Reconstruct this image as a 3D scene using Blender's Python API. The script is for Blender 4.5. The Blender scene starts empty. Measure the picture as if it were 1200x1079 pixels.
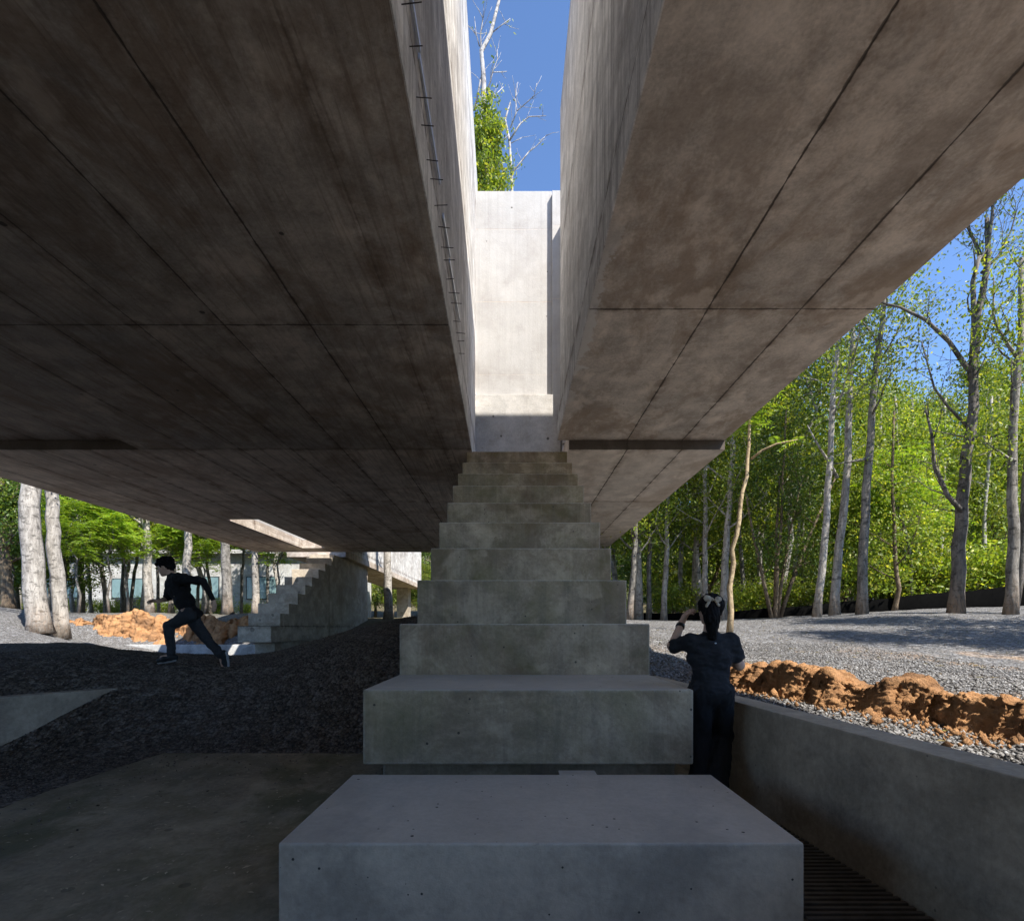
import bpy, bmesh, math, random
import numpy as np
from mathutils import Vector, Matrix, noise as mnoise

R = math.radians
scene = bpy.context.scene
COL = scene.collection

# ------------------------------------------------------------------ camera, sky, sun, exposure
F = 620.0                       # focal length in photo pixels (photo 1200 x 1079), horizon at y = 735
cam = bpy.data.cameras.new('camera')
cam_o = bpy.data.objects.new('camera', cam)
COL.objects.link(cam_o)
cam_o.location = (0, 0, 0)
cam_o.rotation_euler = (R(90), 0, 0)
cam.sensor_width = 36.0
cam.lens = F / 1200.0 * 36.0
cam.shift_y = (735 - 539.5) / 1200.0
cam.clip_start = 0.05
cam.clip_end = 2000
scene.camera = cam_o

SUN = Vector((0.545, -0.577, 1.0)).normalized()       # towards the sun: behind the camera, to the right
world = bpy.data.worlds.new("World")
scene.world = world
world.use_nodes = True
wn = world.node_tree.nodes
bg = wn['Background']
sky = wn.new('ShaderNodeTexSky')
sky.sky_type = 'NISHITA'
sky.sun_disc = False
sky.sun_elevation = math.asin(SUN.z)
sky.sun_rotation = math.atan2(SUN.x, SUN.y)
sky.air_density = 0.75
sky.dust_density = 0.0
sky.ozone_density = 6.0
bg.inputs['Strength'].default_value = 0.058
world.node_tree.links.new(sky.outputs[0], bg.inputs['Color'])
sun = bpy.data.lights.new('sun', 'SUN')
sun.energy = 2.0
sun.angle = R(0.53)
sun.color = (1.0, 0.95, 0.87)
sun_o = bpy.data.objects.new('sun', sun)
COL.objects.link(sun_o)
sun_o.rotation_euler = (-SUN).to_track_quat('-Z', 'Y').to_euler()
sun_o.location = SUN * 60
scene.view_settings.view_transform = 'Standard'
scene.view_settings.look = 'None'
scene.view_settings.gamma = 1.0
scene.view_settings.exposure = 2.5
scene.cycles.max_bounces = 10
scene.cycles.diffuse_bounces = 6
scene.cycles.transparent_max_bounces = 8
scene.cycles.use_denoising = True

def P(px, py, D):
    """a point of the place from its bearing in the photograph and its distance"""
    return Vector(((px - 600) / F * D, D, (735 - py) / F * D))

# ------------------------------------------------------------------ node helper
class NG:
    def __init__(self, name):
        self.m = bpy.data.materials.new(name)
        self.m.use_nodes = True
        self.t = self.m.node_tree
        self.b = self.t.nodes['Principled BSDF']
        self.b.inputs['Specular IOR Level'].default_value = 0.25
    def n(self, typ, **kw):
        o = self.t.nodes.new(typ)
        for k, v in kw.items():
            setattr(o, k, v)
        return o
    def put(self, sock, v):
        if hasattr(v, 'is_output'):
            self.t.links.new(v, sock)
        elif v is not None:
            sock.default_value = v
    def pos(self):
        return self.n('ShaderNodeNewGeometry').outputs['Position']
    def obj(self):
        return self.n('ShaderNodeTexCoord').outputs['Object']
    def island(self):
        return self.n('ShaderNodeNewGeometry').outputs['Random Per Island']
    def rnd(self):
        return self.n('ShaderNodeObjectInfo').outputs['Random']
    def m2(self, op, a, b=None, c=None):
        o = self.n('ShaderNodeMath', operation=op)
        self.put(o.inputs[0], a); self.put(o.inputs[1], b)
        if c is not None: self.put(o.inputs[2], c)
        return o.outputs[0]
    def sep(self, v):
        o = self.n('ShaderNodeSeparateXYZ'); self.put(o.inputs[0], v)
        return o.outputs
    def com(self, x, y, z):
        o = self.n('ShaderNodeCombineXYZ')
        self.put(o.inputs[0], x); self.put(o.inputs[1], y); self.put(o.inputs[2], z)
        return o.outputs[0]
    def scale(self, v, s):
        o = self.n('ShaderNodeVectorMath', operation='MULTIPLY')
        self.put(o.inputs[0], v); o.inputs[1].default_value = s
        return o.outputs[0]
    def noise(self, v, sc, det=4, rough=0.55, dist=0.0):
        o = self.n('ShaderNodeTexNoise')
        self.put(o.inputs['Vector'], v)
        o.inputs['Scale'].default_value = sc; o.inputs['Detail'].default_value = det
        o.inputs['Roughness'].default_value = rough; o.inputs['Distortion'].default_value = dist
        return o.outputs[0]
    def vor(self, v, sc, feature='F1', out='Distance'):
        o = self.n('ShaderNodeTexVoronoi', feature=feature)
        self.put(o.inputs['Vector'], v); o.inputs['Scale'].default_value = sc
        return o.outputs[out]
    def rng(self, v, a, b, c=0.0, d=1.0):
        o = self.n('ShaderNodeMapRange'); o.clamp = True
        self.put(o.inputs[0], v)
        for i, x in enumerate((a, b, c, d)): o.inputs[i + 1].default_value = x
        return o.outputs[0]
    def mix(self, f, a, b, bt='MIX'):
        o = self.n('ShaderNodeMix', data_type='RGBA', blend_type=bt)
        self.put(o.inputs[0], f)
        self.put(o.inputs[6], a if hasattr(a, 'is_output') else (*a, 1))
        self.put(o.inputs[7], b if hasattr(b, 'is_output') else (*b, 1))
        return o.outputs[2]
    def bump(self, h, s=0.3, d=0.01, nrm=None):
        o = self.n('ShaderNodeBump'); o.inputs['Strength'].default_value = s; o.inputs['Distance'].default_value = d
        self.put(o.inputs['Height'], h)
        if nrm is not None: self.put(o.inputs['Normal'], nrm)
        return o.outputs[0]
    def done(self, col=None, rough=None, nrm=None, spec=None):
        if col is not None: self.put(self.b.inputs['Base Color'], col if hasattr(col, 'is_output') else (*col, 1))
        if rough is not None: self.put(self.b.inputs['Roughness'], rough)
        if nrm is not None: self.put(self.b.inputs['Normal'], nrm)
        if spec is not None: self.put(self.b.inputs['Specular IOR Level'], spec)
        return self.m

def concrete(name, base, alt, stain=(0.16, 0.10, 0.06), stain_amt=0.5, dark_amt=0.4, green=0.0, seams=(), seam_w=0.012,
             streak=0.0, holes=0.6, rough=0.8, panel=0.08, long_axis=None, hole_scale=7.0, seam_dark=0.16, brush=0.0, mottle=1.0, edge=None, top=0.0, wear=0.0, pore=0.22, halo_amt=0.7):
    """seams: list of (axis, offset, period)"""
    g = NG(name)
    p = g.pos()
    x, y, z = g.sep(p)
    big = g.noise(p, 0.45, 5, 0.6)
    mid = g.noise(p, 2.2, 6, 0.65, 0.15)
    fine = g.noise(p, 28, 5, 0.7)
    cloud = g.noise(g.scale(p, (1.0, 0.45, 1.0)), 1.1, 6, 0.7, 0.35)
    c = g.mix(g.rng(big, 0.32, 0.7), base, alt)
    tone = g.m2('ADD', g.m2('MULTIPLY', mid, 0.55), g.m2('MULTIPLY', fine, 0.35))
    c = g.mix(1.0, c, g.com(*[g.rng(tone, 0.33, 0.57, 1 - .34 * mottle, 1 + .30 * mottle)] * 3), 'MULTIPLY')
    # blotches
    c = g.mix(g.m2('MULTIPLY', g.rng(cloud, 0.5, 0.6), dark_amt), c, g.mix(0.5, stain, tuple(v * 0.35 for v in base)), 'MIX')
    st = g.noise(g.scale(p, (0.9, 0.5, 0.9)), 0.75, 7, 0.72, 0.5)
    c = g.mix(g.m2('MULTIPLY', g.rng(st, 0.5, 0.6), stain_amt), c, stain)
    pale = g.noise(g.scale(p, (1, .7, 1.3)), 1.7, 5, 0.6, 0.25)
    c = g.mix(g.rng(pale, 0.55, 0.63, 0, 0.33 * mottle), c, tuple(min(1, v * 1.55) for v in base))
    if green:
        gr = g.noise(p, 1.4, 5, 0.7, 0.5)
        c = g.mix(g.m2('MULTIPLY', g.rng(gr, 0.45, 0.7), green), c, (0.135, 0.115, 0.045))
    if brush:                                   # long smears along the boards
        br = g.noise(g.scale(p, (14, 0.5, 14)), 1.0, 5, 0.7, 0.4)
        c = g.mix(g.m2('MULTIPLY', g.rng(br, 0.5, 0.62), brush), c, tuple(v * 0.55 for v in stain))
    if streak:
        s1 = g.noise(g.scale(p, (7, 7, 0.22)), 1.0, 6, 0.75, 0.3)
        s2 = g.noise(g.scale(p, (19, 19, 0.35)), 1.0, 5, 0.7, 0.2)
        c = g.mix(g.m2('MULTIPLY', g.rng(s1, 0.48, 0.66), streak), c, (0.10, 0.085, 0.07))
        c = g.mix(g.m2('MULTIPLY', g.rng(s2, 0.6, 0.78), streak * 0.8), c, (0.05, 0.045, 0.04))
        s3 = g.noise(g.scale(p, (5, 5, 0.3)), 1.3, 4, 0.7)
        c = g.mix(g.m2('MULTIPLY', g.rng(s3, 0.57, 0.72), streak * 0.5), c, tuple(min(1, v * 1.5) for v in base))
    if edge is not None:                        # lime-white water mark along one edge
        e = g.m2('ADD', g.m2('SUBTRACT', x, edge), g.m2('MULTIPLY', g.m2('SUBTRACT', g.noise(p, 1.6, 6, 0.75), 0.5), 1.1))
        em = g.m2('MULTIPLY', g.rng(e, 0.12, 0.09), g.m2('MULTIPLY', g.rng(y, 5.5, 6.5), g.rng(y, 11.5, 9.0)))
        c = g.mix(g.m2('MULTIPLY', em, 0.75), c, (0.62, 0.60, 0.57))
    if top:                                     # paler tone on upward faces
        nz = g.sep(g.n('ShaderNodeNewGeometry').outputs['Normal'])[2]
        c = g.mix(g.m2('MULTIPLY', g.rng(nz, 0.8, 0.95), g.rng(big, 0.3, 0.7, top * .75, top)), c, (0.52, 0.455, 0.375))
    if wear:                                    # worn, chipped arrises
        bv = g.n('ShaderNodeBevel'); bv.samples = 4; bv.inputs['Radius'].default_value = 0.03
        dp = g.n('ShaderNodeVectorMath', operation='DOT_PRODUCT')
        g.put(dp.inputs[0], bv.outputs[0]); g.put(dp.inputs[1], g.n('ShaderNodeNewGeometry').outputs['Normal'])
        em_ = g.rng(dp.outputs['Value'], 0.985, 0.86)
        wn_ = g.noise(p, 9, 5, 0.75)
        c = g.mix(g.m2('MULTIPLY', em_, g.rng(wn_, 0.42, 0.6, wear * .25, wear)), c, (0.52, 0.50, 0.46))
        c = g.mix(g.m2('MULTIPLY', em_, g.rng(wn_, 0.40, 0.30, 0, 0.9)), c, (0.07, 0.065, 0.055))
    h = fine
    seamsum = None
    wob = g.m2('MULTIPLY', g.m2('SUBTRACT', g.noise(p, 1.3, 4, 0.6), 0.5), 0.035)
    thick = g.noise(p, 3.3, 4, 0.7)
    for ax, off, per, *lim in seams:
        co = (x, y, z)[ax]
        u = g.m2('DIVIDE', g.m2('SUBTRACT', g.m2('ADD', co, wob), off), per)
        fr = g.m2('ABSOLUTE', g.m2('SUBTRACT', u, g.m2('ROUND', u)))
        d = g.m2('MULTIPLY', fr, per)                                    # distance to the nearest seam in metres
        w = g.rng(thick, 0.35, 0.7, seam_w * 0.4, seam_w * 1.5)
        line = g.m2('SUBTRACT', 1.0, g.m2('SMOOTH_MIN', g.m2('DIVIDE', d, w), 1.0, 0.3))
        line = g.m2('MAXIMUM', line, 0.0)
        sid = g.n('ShaderNodeTexWhiteNoise', noise_dimensions='2D')
        g.put(sid.inputs['Vector'], g.com(g.m2('ROUND', u), off * 3 + ax, 0.5))
        line = g.m2('MULTIPLY', line, g.rng(sid.outputs[0], 0, .8, 0.2, 1.0))
        if lim: line = g.m2('MULTIPLY', line, g.m2('GREATER_THAN', co, lim[0]))
        halo = g.m2('MULTIPLY', g.rng(d, 0.0, 0.2, 1, 0), g.rng(thick, 0.42, 0.62, 0, halo_amt))
        if lim: halo = g.m2('MULTIPLY', halo, g.m2('GREATER_THAN', co, lim[0]))
        c = g.mix(halo, c, tuple(v * 0.62 for v in stain))
        c = g.mix(g.rng(line, 0.02, 0.5, 0, 0.93), c, (seam_dark * .36, seam_dark * .28, seam_dark * .22))
        cell = g.n('ShaderNodeTexWhiteNoise', noise_dimensions='2D')
        g.put(cell.inputs['Vector'], g.com(g.m2('FLOOR', u), off + ax, 0.0))
        c = g.mix(1.0, c, g.com(*[g.rng(cell.outputs[0], 0, 1, 1 - panel, 1 + panel)] * 3), 'MULTIPLY')
        seamsum = line if seamsum is None else g.m2('MAXIMUM', seamsum, line)
    if holes:
        o = g.n('ShaderNodeTexVoronoi'); g.put(o.inputs['Vector'], p); o.inputs['Scale'].default_value = hole_scale
        cr = g.sep(o.outputs['Color'])[0]
        rad = g.rng(cr, 0.62, 1.0, 0.0, pore)
        hm = g.m2('LESS_THAN', o.outputs['Distance'], g.m2('MULTIPLY', rad, g.rng(mid, 0.3, 0.7, 0.4, 1.4)))
        c = g.mix(g.m2('MULTIPLY', hm, holes), c, (0.03, 0.028, 0.025))
        h = g.m2('SUBTRACT', h, g.m2('MULTIPLY', hm, 0.8))
    h = g.m2('ADD', h, g.m2('MULTIPLY', mid, 0.6))
    if seamsum is not None:
        h = g.m2('SUBTRACT', h, g.m2('MULTIPLY', seamsum, 1.6))
    return g.done(c, g.rng(mid, 0.3, 0.7, rough - 0.12, rough + 0.1), g.bump(h, 0.45, 0.012))

M = {}
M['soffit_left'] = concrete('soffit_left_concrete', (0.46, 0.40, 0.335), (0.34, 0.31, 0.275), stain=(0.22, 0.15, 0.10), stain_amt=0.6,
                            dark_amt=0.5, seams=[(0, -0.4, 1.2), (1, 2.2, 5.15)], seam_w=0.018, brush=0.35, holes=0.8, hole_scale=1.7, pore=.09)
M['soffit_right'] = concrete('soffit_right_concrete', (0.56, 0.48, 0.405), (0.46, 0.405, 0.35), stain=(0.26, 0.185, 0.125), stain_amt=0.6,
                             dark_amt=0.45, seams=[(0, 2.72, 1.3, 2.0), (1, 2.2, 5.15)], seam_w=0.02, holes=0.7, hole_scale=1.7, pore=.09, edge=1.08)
M['soffit_rear_left'] = concrete('bounce_lit_rear_soffit_concrete', (0.66, 0.575, 0.49), (0.57, 0.50, 0.43), stain=(0.30, 0.20, 0.13), stain_amt=0.5,  # less stained, and paler with ground bounce light put into the colour
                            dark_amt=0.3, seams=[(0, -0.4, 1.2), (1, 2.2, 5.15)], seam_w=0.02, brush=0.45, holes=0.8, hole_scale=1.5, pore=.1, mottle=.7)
M['soffit_rear_right'] = concrete('bounce_lit_right_rear_soffit', (0.68, 0.59, 0.505), (0.60, 0.525, 0.45), stain=(0.32, 0.22, 0.14), stain_amt=0.4, dark_amt=0.25,  # right rear: bounce from the gravel painted in as a paler base
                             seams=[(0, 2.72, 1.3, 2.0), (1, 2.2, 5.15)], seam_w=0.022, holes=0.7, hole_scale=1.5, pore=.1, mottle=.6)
M['wall'] = concrete('gap_wall_concrete', (0.64, 0.62, 0.59), (0.53, 0.51, 0.485), stain_amt=0.25, dark_amt=0.3, streak=0.55,
                     seams=[(2, 4.9, 3.35)], seam_w=0.014, holes=0.5, panel=0.05)
M['end_wall'] = concrete('pale_wall_concrete', (0.46, 0.443, 0.42), (0.42, 0.405, 0.388), stain_amt=0.08, dark_amt=0.12, streak=0.12,
                         seams=[(2, 8.95, 2.0)], seam_w=0.008, holes=0.7, hole_scale=3.0, pore=.1, panel=0.02, seam_dark=1.6, mottle=0.2, halo_amt=0.12)
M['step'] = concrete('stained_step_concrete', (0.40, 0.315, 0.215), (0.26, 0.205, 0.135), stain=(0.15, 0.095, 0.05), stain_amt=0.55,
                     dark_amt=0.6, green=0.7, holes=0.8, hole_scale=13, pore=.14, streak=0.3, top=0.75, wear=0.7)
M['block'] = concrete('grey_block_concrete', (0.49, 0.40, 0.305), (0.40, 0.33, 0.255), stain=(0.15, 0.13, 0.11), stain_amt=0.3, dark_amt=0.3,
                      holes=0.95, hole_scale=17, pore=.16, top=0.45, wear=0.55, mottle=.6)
M['court'] = concrete('smooth_court_concrete', (0.40, 0.325, 0.24), (0.32, 0.265, 0.20), stain=(0.2, 0.15, 0.1), stain_amt=0.25,
                      dark_amt=0.3, holes=0.5, hole_scale=14, pore=.12, wear=.4, streak=.15, rough=0.7)
M['floor'] = concrete('mossy_floor_concrete', (0.33, 0.275, 0.19), (0.25, 0.21, 0.145), stain=(0.10, 0.10, 0.045), stain_amt=0.7, dark_amt=0.5,
                      green=0.6, holes=0.4, rough=0.85)
M['pier'] = concrete('back_pier_concrete', (0.47, 0.41, 0.33), (0.39, 0.345, 0.285), stain=(0.2, 0.14, 0.08), stain_amt=0.3, dark_amt=0.3,  # the pier's own warm concrete colour with stains and seams
                     holes=0.5, hole_scale=2, seams=[(2, 0.05, 6.0), (1, 29.5, 8.0)], seam_w=0.02)
M['cap'] = concrete('cap_block_concrete', (0.50, 0.47, 0.43), (0.43, 0.41, 0.38), stain=(0.2, 0.14, 0.08), stain_amt=0.2, dark_amt=0.25, holes=0.8, hole_scale=4, mottle=.6)
M['white_wall'] = concrete('whitewashed_wall', (0.50, 0.50, 0.485), (0.42, 0.42, 0.41), stain_amt=0.12, dark_amt=0.25, streak=0.2, holes=0.2)

def plain(name, col, rough=0.7, var=0.25, sc=12, bump=0.0, metal=0.0, spec=0.25):
    g = NG(name)
    p = g.obj()
    nz = g.noise(p, sc, 5, 0.65)
    c = g.mix(1.0, col, g.com(*[g.rng(nz, 0.3, 0.7, 1 - var, 1 + var)] * 3), 'MULTIPLY')
    g.b.inputs['Metallic'].default_value = metal
    return g.done(c, rough, g.bump(nz, bump, 0.01) if bump else None, spec)

# gravel: grey crushed stone, giving way to leaf litter and soil under the trees
def gravel_mat():
    g = NG('grey_gravel')
    p = g.pos()
    x, y, z = g.sep(p)
    o = g.n('ShaderNodeTexVoronoi'); g.put(o.inputs['Vector'], p); o.inputs['Scale'].default_value = 30
    o2 = g.n('ShaderNodeTexVoronoi'); g.put(o2.inputs['Vector'], p); o2.inputs['Scale'].default_value = 13
    v1 = g.sep(o.outputs['Color'])[0]
    v2 = g.sep(o2.outputs['Color'])[1]
    big = g.noise(p, 0.7, 5, 0.6)
    c = g.mix(v1, (0.075, 0.069, 0.063), (0.255, 0.243, 0.232))
    c = g.mix(g.rng(v2, 0.55, 0.95, 0, 0.75), c, (0.36, 0.36, 0.365))
    c = g.mix(g.rng(o.outputs['Distance'], 0.35, 0.75, 0, 0.75), c, (0.03, 0.03, 0.035))
    c = g.mix(g.rng(big, 0.4, 0.7, 0, 0.25), c, (0.16, 0.155, 0.15))
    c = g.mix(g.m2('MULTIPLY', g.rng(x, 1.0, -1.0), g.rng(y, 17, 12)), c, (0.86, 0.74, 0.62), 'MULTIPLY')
    # tracked-out orange earth
    earth = g.noise(g.scale(p, (1, 0.6, 1)), 0.55, 6, 0.7, 0.8)
    em = g.m2('MULTIPLY', g.rng(earth, 0.54, 0.66), g.rng(x, 1.5, 3.5, 0, 0.75))
    em = g.m2('MULTIPLY', em, g.rng(y, 12.0, 7.0))
    c = g.mix(em, c, g.mix(v1, (0.32, 0.19, 0.10), (0.5, 0.34, 0.2)))
    # forest floor far away
    far = g.m2('ADD', y, g.m2('MULTIPLY', g.m2('SUBTRACT', g.noise(p, 0.35, 4, 0.6), 0.5), 9.0))
    ff = g.rng(far, 27, 36)
    ln = g.noise(p, 3.0, 6, 0.7)
    c = g.mix(ff, c, g.mix(g.rng(ln, 0.35, 0.65), (0.05, 0.055, 0.02), (0.16, 0.12, 0.07)))
    h = g.m2('ADD', g.m2('MULTIPLY', o.outputs['Distance'], -1.0), g.m2('MULTIPLY', o2.outputs['Distance'], -1.2))
    return g.done(c, 0.85, g.bump(h, 0.9, 0.035), 0.15)
M['gravel'] = gravel_mat()

def stone_mat():
    g = NG('gravel_stone')
    r = g.island()
    c = g.mix(r, (0.065, 0.060, 0.055), (0.255, 0.245, 0.235))
    w = g.n('ShaderNodeTexWhiteNoise', noise_dimensions='1D'); g.put(w.inputs['W'], r)
    c = g.mix(g.rng(w.outputs[0], 0.85, 1.0, 0, 0.8), c, (0.36, 0.36, 0.36))
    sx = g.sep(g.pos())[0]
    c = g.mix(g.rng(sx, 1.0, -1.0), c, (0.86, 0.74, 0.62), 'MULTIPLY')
    c = g.mix(1.0, c, g.com(*[g.rng(g.noise(g.pos(), 60, 3), 0.3, 0.7, 0.75, 1.25)] * 3), 'MULTIPLY')
    return g.done(c, 0.8)
M['stone'] = stone_mat()

def soil_mat():
    g = NG('orange_clay_soil')
    p = g.pos()
    a = g.noise(p, 2.0, 7, 0.7, 0.6); b = g.noise(p, 14, 6, 0.75)
    c = g.mix(g.rng(a, 0.35, 0.65), (0.44, 0.235, 0.11), (0.31, 0.155, 0.07))
    c = g.mix(g.rng(b, 0.4, 0.7, 0, 0.55), c, (0.50, 0.30, 0.155))
    d = g.noise(p, 1.1, 5, 0.7, 0.5)
    c = g.mix(g.rng(d, 0.5, 0.62, 0, 0.75), c, (0.15, 0.085, 0.048))
    h = g.m2('ADD', g.m2('MULTIPLY', b, 1.0), g.noise(p, 45, 4, 0.7))
    return g.done(c, 0.95, g.bump(h, 0.9, 0.04), 0.08)
M['soil'] = soil_mat()

def leaf_mat(name, a, b, yellow, trans=0.42):
    g = NG(name)
    r = g.island()
    w = g.n('ShaderNodeTexWhiteNoise', noise_dimensions='1D'); g.put(w.inputs['W'], r)
    c = g.mix(r, a, b)
    c = g.mix(g.rng(w.outputs[0], 0.72, 1.0, 0, 0.85), c, yellow)
    c = g.mix(1.0, c, g.com(*[g.rng(g.rnd(), 0, 1, 0.62, 1.3)] * 3), 'MULTIPLY')
    g.done(c, 0.45, None, 0.35)
    tr = g.n('ShaderNodeBsdfTranslucent')
    hs = g.mix(1.0, c, (1.25, 1.2, 0.45), 'MULTIPLY')
    g.put(tr.inputs['Color'], hs)
    mx = g.n('ShaderNodeMixShader'); mx.inputs[0].default_value = trans
    out = g.t.nodes['Material Output']
    g.t.links.new(g.b.outputs[0], mx.inputs[1]); g.t.links.new(tr.outputs[0], mx.inputs[2])
    g.t.links.new(mx.outputs[0], out.inputs['Surface'])
    return g.m
M['leaf_mid'] = leaf_mat('green_leaves', (0.10, 0.17, 0.022), (0.25, 0.32, 0.045), (0.52, 0.50, 0.08), 0.5)
M['leaf_dark'] = leaf_mat('dark_green_leaves', (0.055, 0.115, 0.022), (0.13, 0.21, 0.035), (0.30, 0.34, 0.06), 0.42)
M['leaf_bright'] = leaf_mat('bright_feathery_leaves', (0.17, 0.30, 0.03), (0.27, 0.40, 0.05), (0.45, 0.48, 0.07), 0.5)
M['leaf_grey'] = leaf_mat('grey_green_leaves', (0.11, 0.16, 0.06), (0.19, 0.25, 0.08), (0.30, 0.33, 0.11), 0.4)

def bark_mat(name, a, b, mud=0.6):
    g = NG(name)
    o = g.obj()
    x, y, z = g.sep(o)
    n1 = g.noise(g.scale(o, (6, 6, 1.4)), 1.0, 7, 0.7, 0.5)
    n2 = g.noise(g.scale(o, (2.5, 2.5, 5)), 1.2, 5, 0.7)
    n3 = g.noise(g.scale(o, (18, 18, 5)), 1.0, 5, 0.7)
    c = g.mix(g.rng(n1, 0.42, 0.58), a, b)
    c = g.mix(g.rng(n2, 0.53, 0.62, 0, 0.8), c, tuple(v * 0.35 for v in b))
    c = g.mix(g.rng(n3, 0.54, 0.66, 0, 0.75), c, tuple(v * 0.4 for v in b))
    zz = g.m2('ADD', z, g.m2('MULTIPLY', g.m2('SUBTRACT', n1, 0.5), 0.8))
    c = g.mix(g.m2('MULTIPLY', g.rng(zz, 0.3, 1.5, mud, 0), g.rng(n3, 0.40, 0.56, 1, .25)), c, (0.26, 0.17, 0.11))
    return g.done(c, 0.9, g.bump(g.m2('ADD', n1, n3), 0.8, 0.03), 0.1)
M['bark_pale'] = bark_mat('pale_bark', (0.42, 0.39, 0.35), (0.24, 0.22, 0.195))
M['bark_grey'] = bark_mat('grey_bark', (0.27, 0.25, 0.225), (0.13, 0.12, 0.105), 0.6)
M['bark_brown'] = bark_mat('brown_bark', (0.22, 0.17, 0.115), (0.11, 0.085, 0.06), 0.3)
M['bark_tan'] = bark_mat('tan_bark', (0.46, 0.36, 0.22), (0.32, 0.24, 0.15), 0.3)
M['bark_bare'] = bark_mat('bare_bark', (0.19, 0.17, 0.15), (0.10, 0.09, 0.08), 0.6)
M['bark_white'] = bark_mat('dry_white_branch', (0.5, 0.48, 0.46), (0.32, 0.30, 0.29), 0.0)

M['steel'] = plain('galvanised_steel', (0.55, 0.58, 0.62), 0.35, 0.12, 20, 0, 0.6)
M['rod'] = plain('rusty_tie_wire', (0.035, 0.03, 0.028), 0.7)
M['grate'] = plain('dark_grate_metal', (0.09, 0.075, 0.06), 0.5, 0.4, 8, 0, 0.4)
M['black_net'] = plain('black_fence_fabric', (0.004, 0.004, 0.004), 1.0, spec=0.0)
M['frame'] = plain('dark_window_frame', (0.05, 0.055, 0.06), 0.5)
M['glass'] = plain('teal_window_glass', (0.15, 0.23, 0.23), 0.08, 0.15, 2, 0, 0.0, 0.7)
M['dark_room'] = plain('dark_doorway', (0.02, 0.022, 0.022), 0.6)
M['skin'] = plain('skin', (0.50, 0.32, 0.23), 0.55, 0.08, 30)
M['hair'] = plain('black_hair', (0.007, 0.006, 0.006), 0.7, 0.4, 90, 0.6, spec=.1)
M['tee_navy'] = plain('navy_shirt_cloth', (0.017, 0.018, 0.021), 0.9, 0.15, 60, 0.3)
M['tee_black'] = plain('black_shirt_cloth', (0.010, 0.010, 0.011), 0.9, 0.15, 60, 0.3)
M['pants_black'] = plain('black_trouser_cloth', (0.009, 0.009, 0.010), 0.9, 0.2, 50, 0.3)
M['pants_grey'] = plain('charcoal_trouser_cloth', (0.030, 0.032, 0.036), 0.9, 0.2, 50, 0.3)
M['shoe_black'] = plain('black_shoe', (0.014, 0.015, 0.017), 0.6)
M['shoe_sole'] = plain('pale_shoe_sole', (0.28, 0.29, 0.3), 0.7)
M['sock'] = plain('grey_sock', (0.20, 0.21, 0.22), 0.9)
M['beige'] = plain('beige_bow_cloth', (0.36, 0.30, 0.22), 0.85, 0.2, 40, 0.4)
M['watch'] = plain('black_watch', (0.012, 0.012, 0.012), 0.3)
M['lips'] = plain('lips', (0.36, 0.15, 0.12), 0.5, 0.05)
M['phone'] = plain('black_phone', (0.012, 0.012, 0.014), 0.2)
M['white_mark'] = plain('white_print', (0.75, 0.75, 0.74), 0.8)

# ------------------------------------------------------------------ object helpers
def link(o, parent=None):
    COL.objects.link(o)
    if parent is not None:
        o.parent = parent
        o.matrix_parent_inverse = Matrix.Translation(-Vector(parent.location)) if parent.parent is None else \
            Matrix.Translation(-(Vector(parent.location) if parent.type == 'EMPTY' else Vector((0, 0, 0))))
    return o

def tag(o, label=None, cat=None, group=None, kind=None):
    if label: o['label'] = label
    if cat: o['category'] = cat
    if group: o['group'] = group
    if kind: o['kind'] = kind
    return o

def empty(name, loc, label, cat, group=None):
    o = bpy.data.objects.new(name, None)
    o.location = loc
    o.empty_display_size = 0.2
    COL.objects.link(o)
    return tag(o, label, cat, group)

def mesh_obj(name, V, Fc, mat, parent=None, smooth=False, local=False):
    """V in world coordinates; under a parent Empty the mesh is stored relative to the Empty (local=True: V already is)"""
    me = bpy.data.meshes.new(name)
    if parent is not None and not local:
        root = parent
        off = Vector(root.location)
        if root.parent is not None: off = Vector(root.parent.location) + off
        V = np.asarray(V, dtype=float) - np.array(off)
    V = np.asarray(V, dtype=np.float32)
    if isinstance(Fc, np.ndarray):
        n, k = Fc.shape
        me.vertices.add(len(V)); me.vertices.foreach_set('co', V.ravel())
        me.loops.add(n * k); me.loops.foreach_set('vertex_index', Fc.astype(np.int32).ravel())
        me.polygons.add(n)
        me.polygons.foreach_set('loop_start', np.arange(n, dtype=np.int32) * k)
        me.polygons.foreach_set('loop_total', np.full(n, k, dtype=np.int32))
        me.update(calc_edges=True)
        me.validate()
    else:
        me.from_pydata([tuple(v) for v in V], [], Fc)
        me.update()
    if smooth:
        me.polygons.foreach_set('use_smooth', np.ones(len(me.polygons), dtype=bool))
    me.materials.append(mat)
    o = bpy.data.objects.new(name, me)
    COL.objects.link(o)
    if parent is not None: o.parent = parent
    return o

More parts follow.
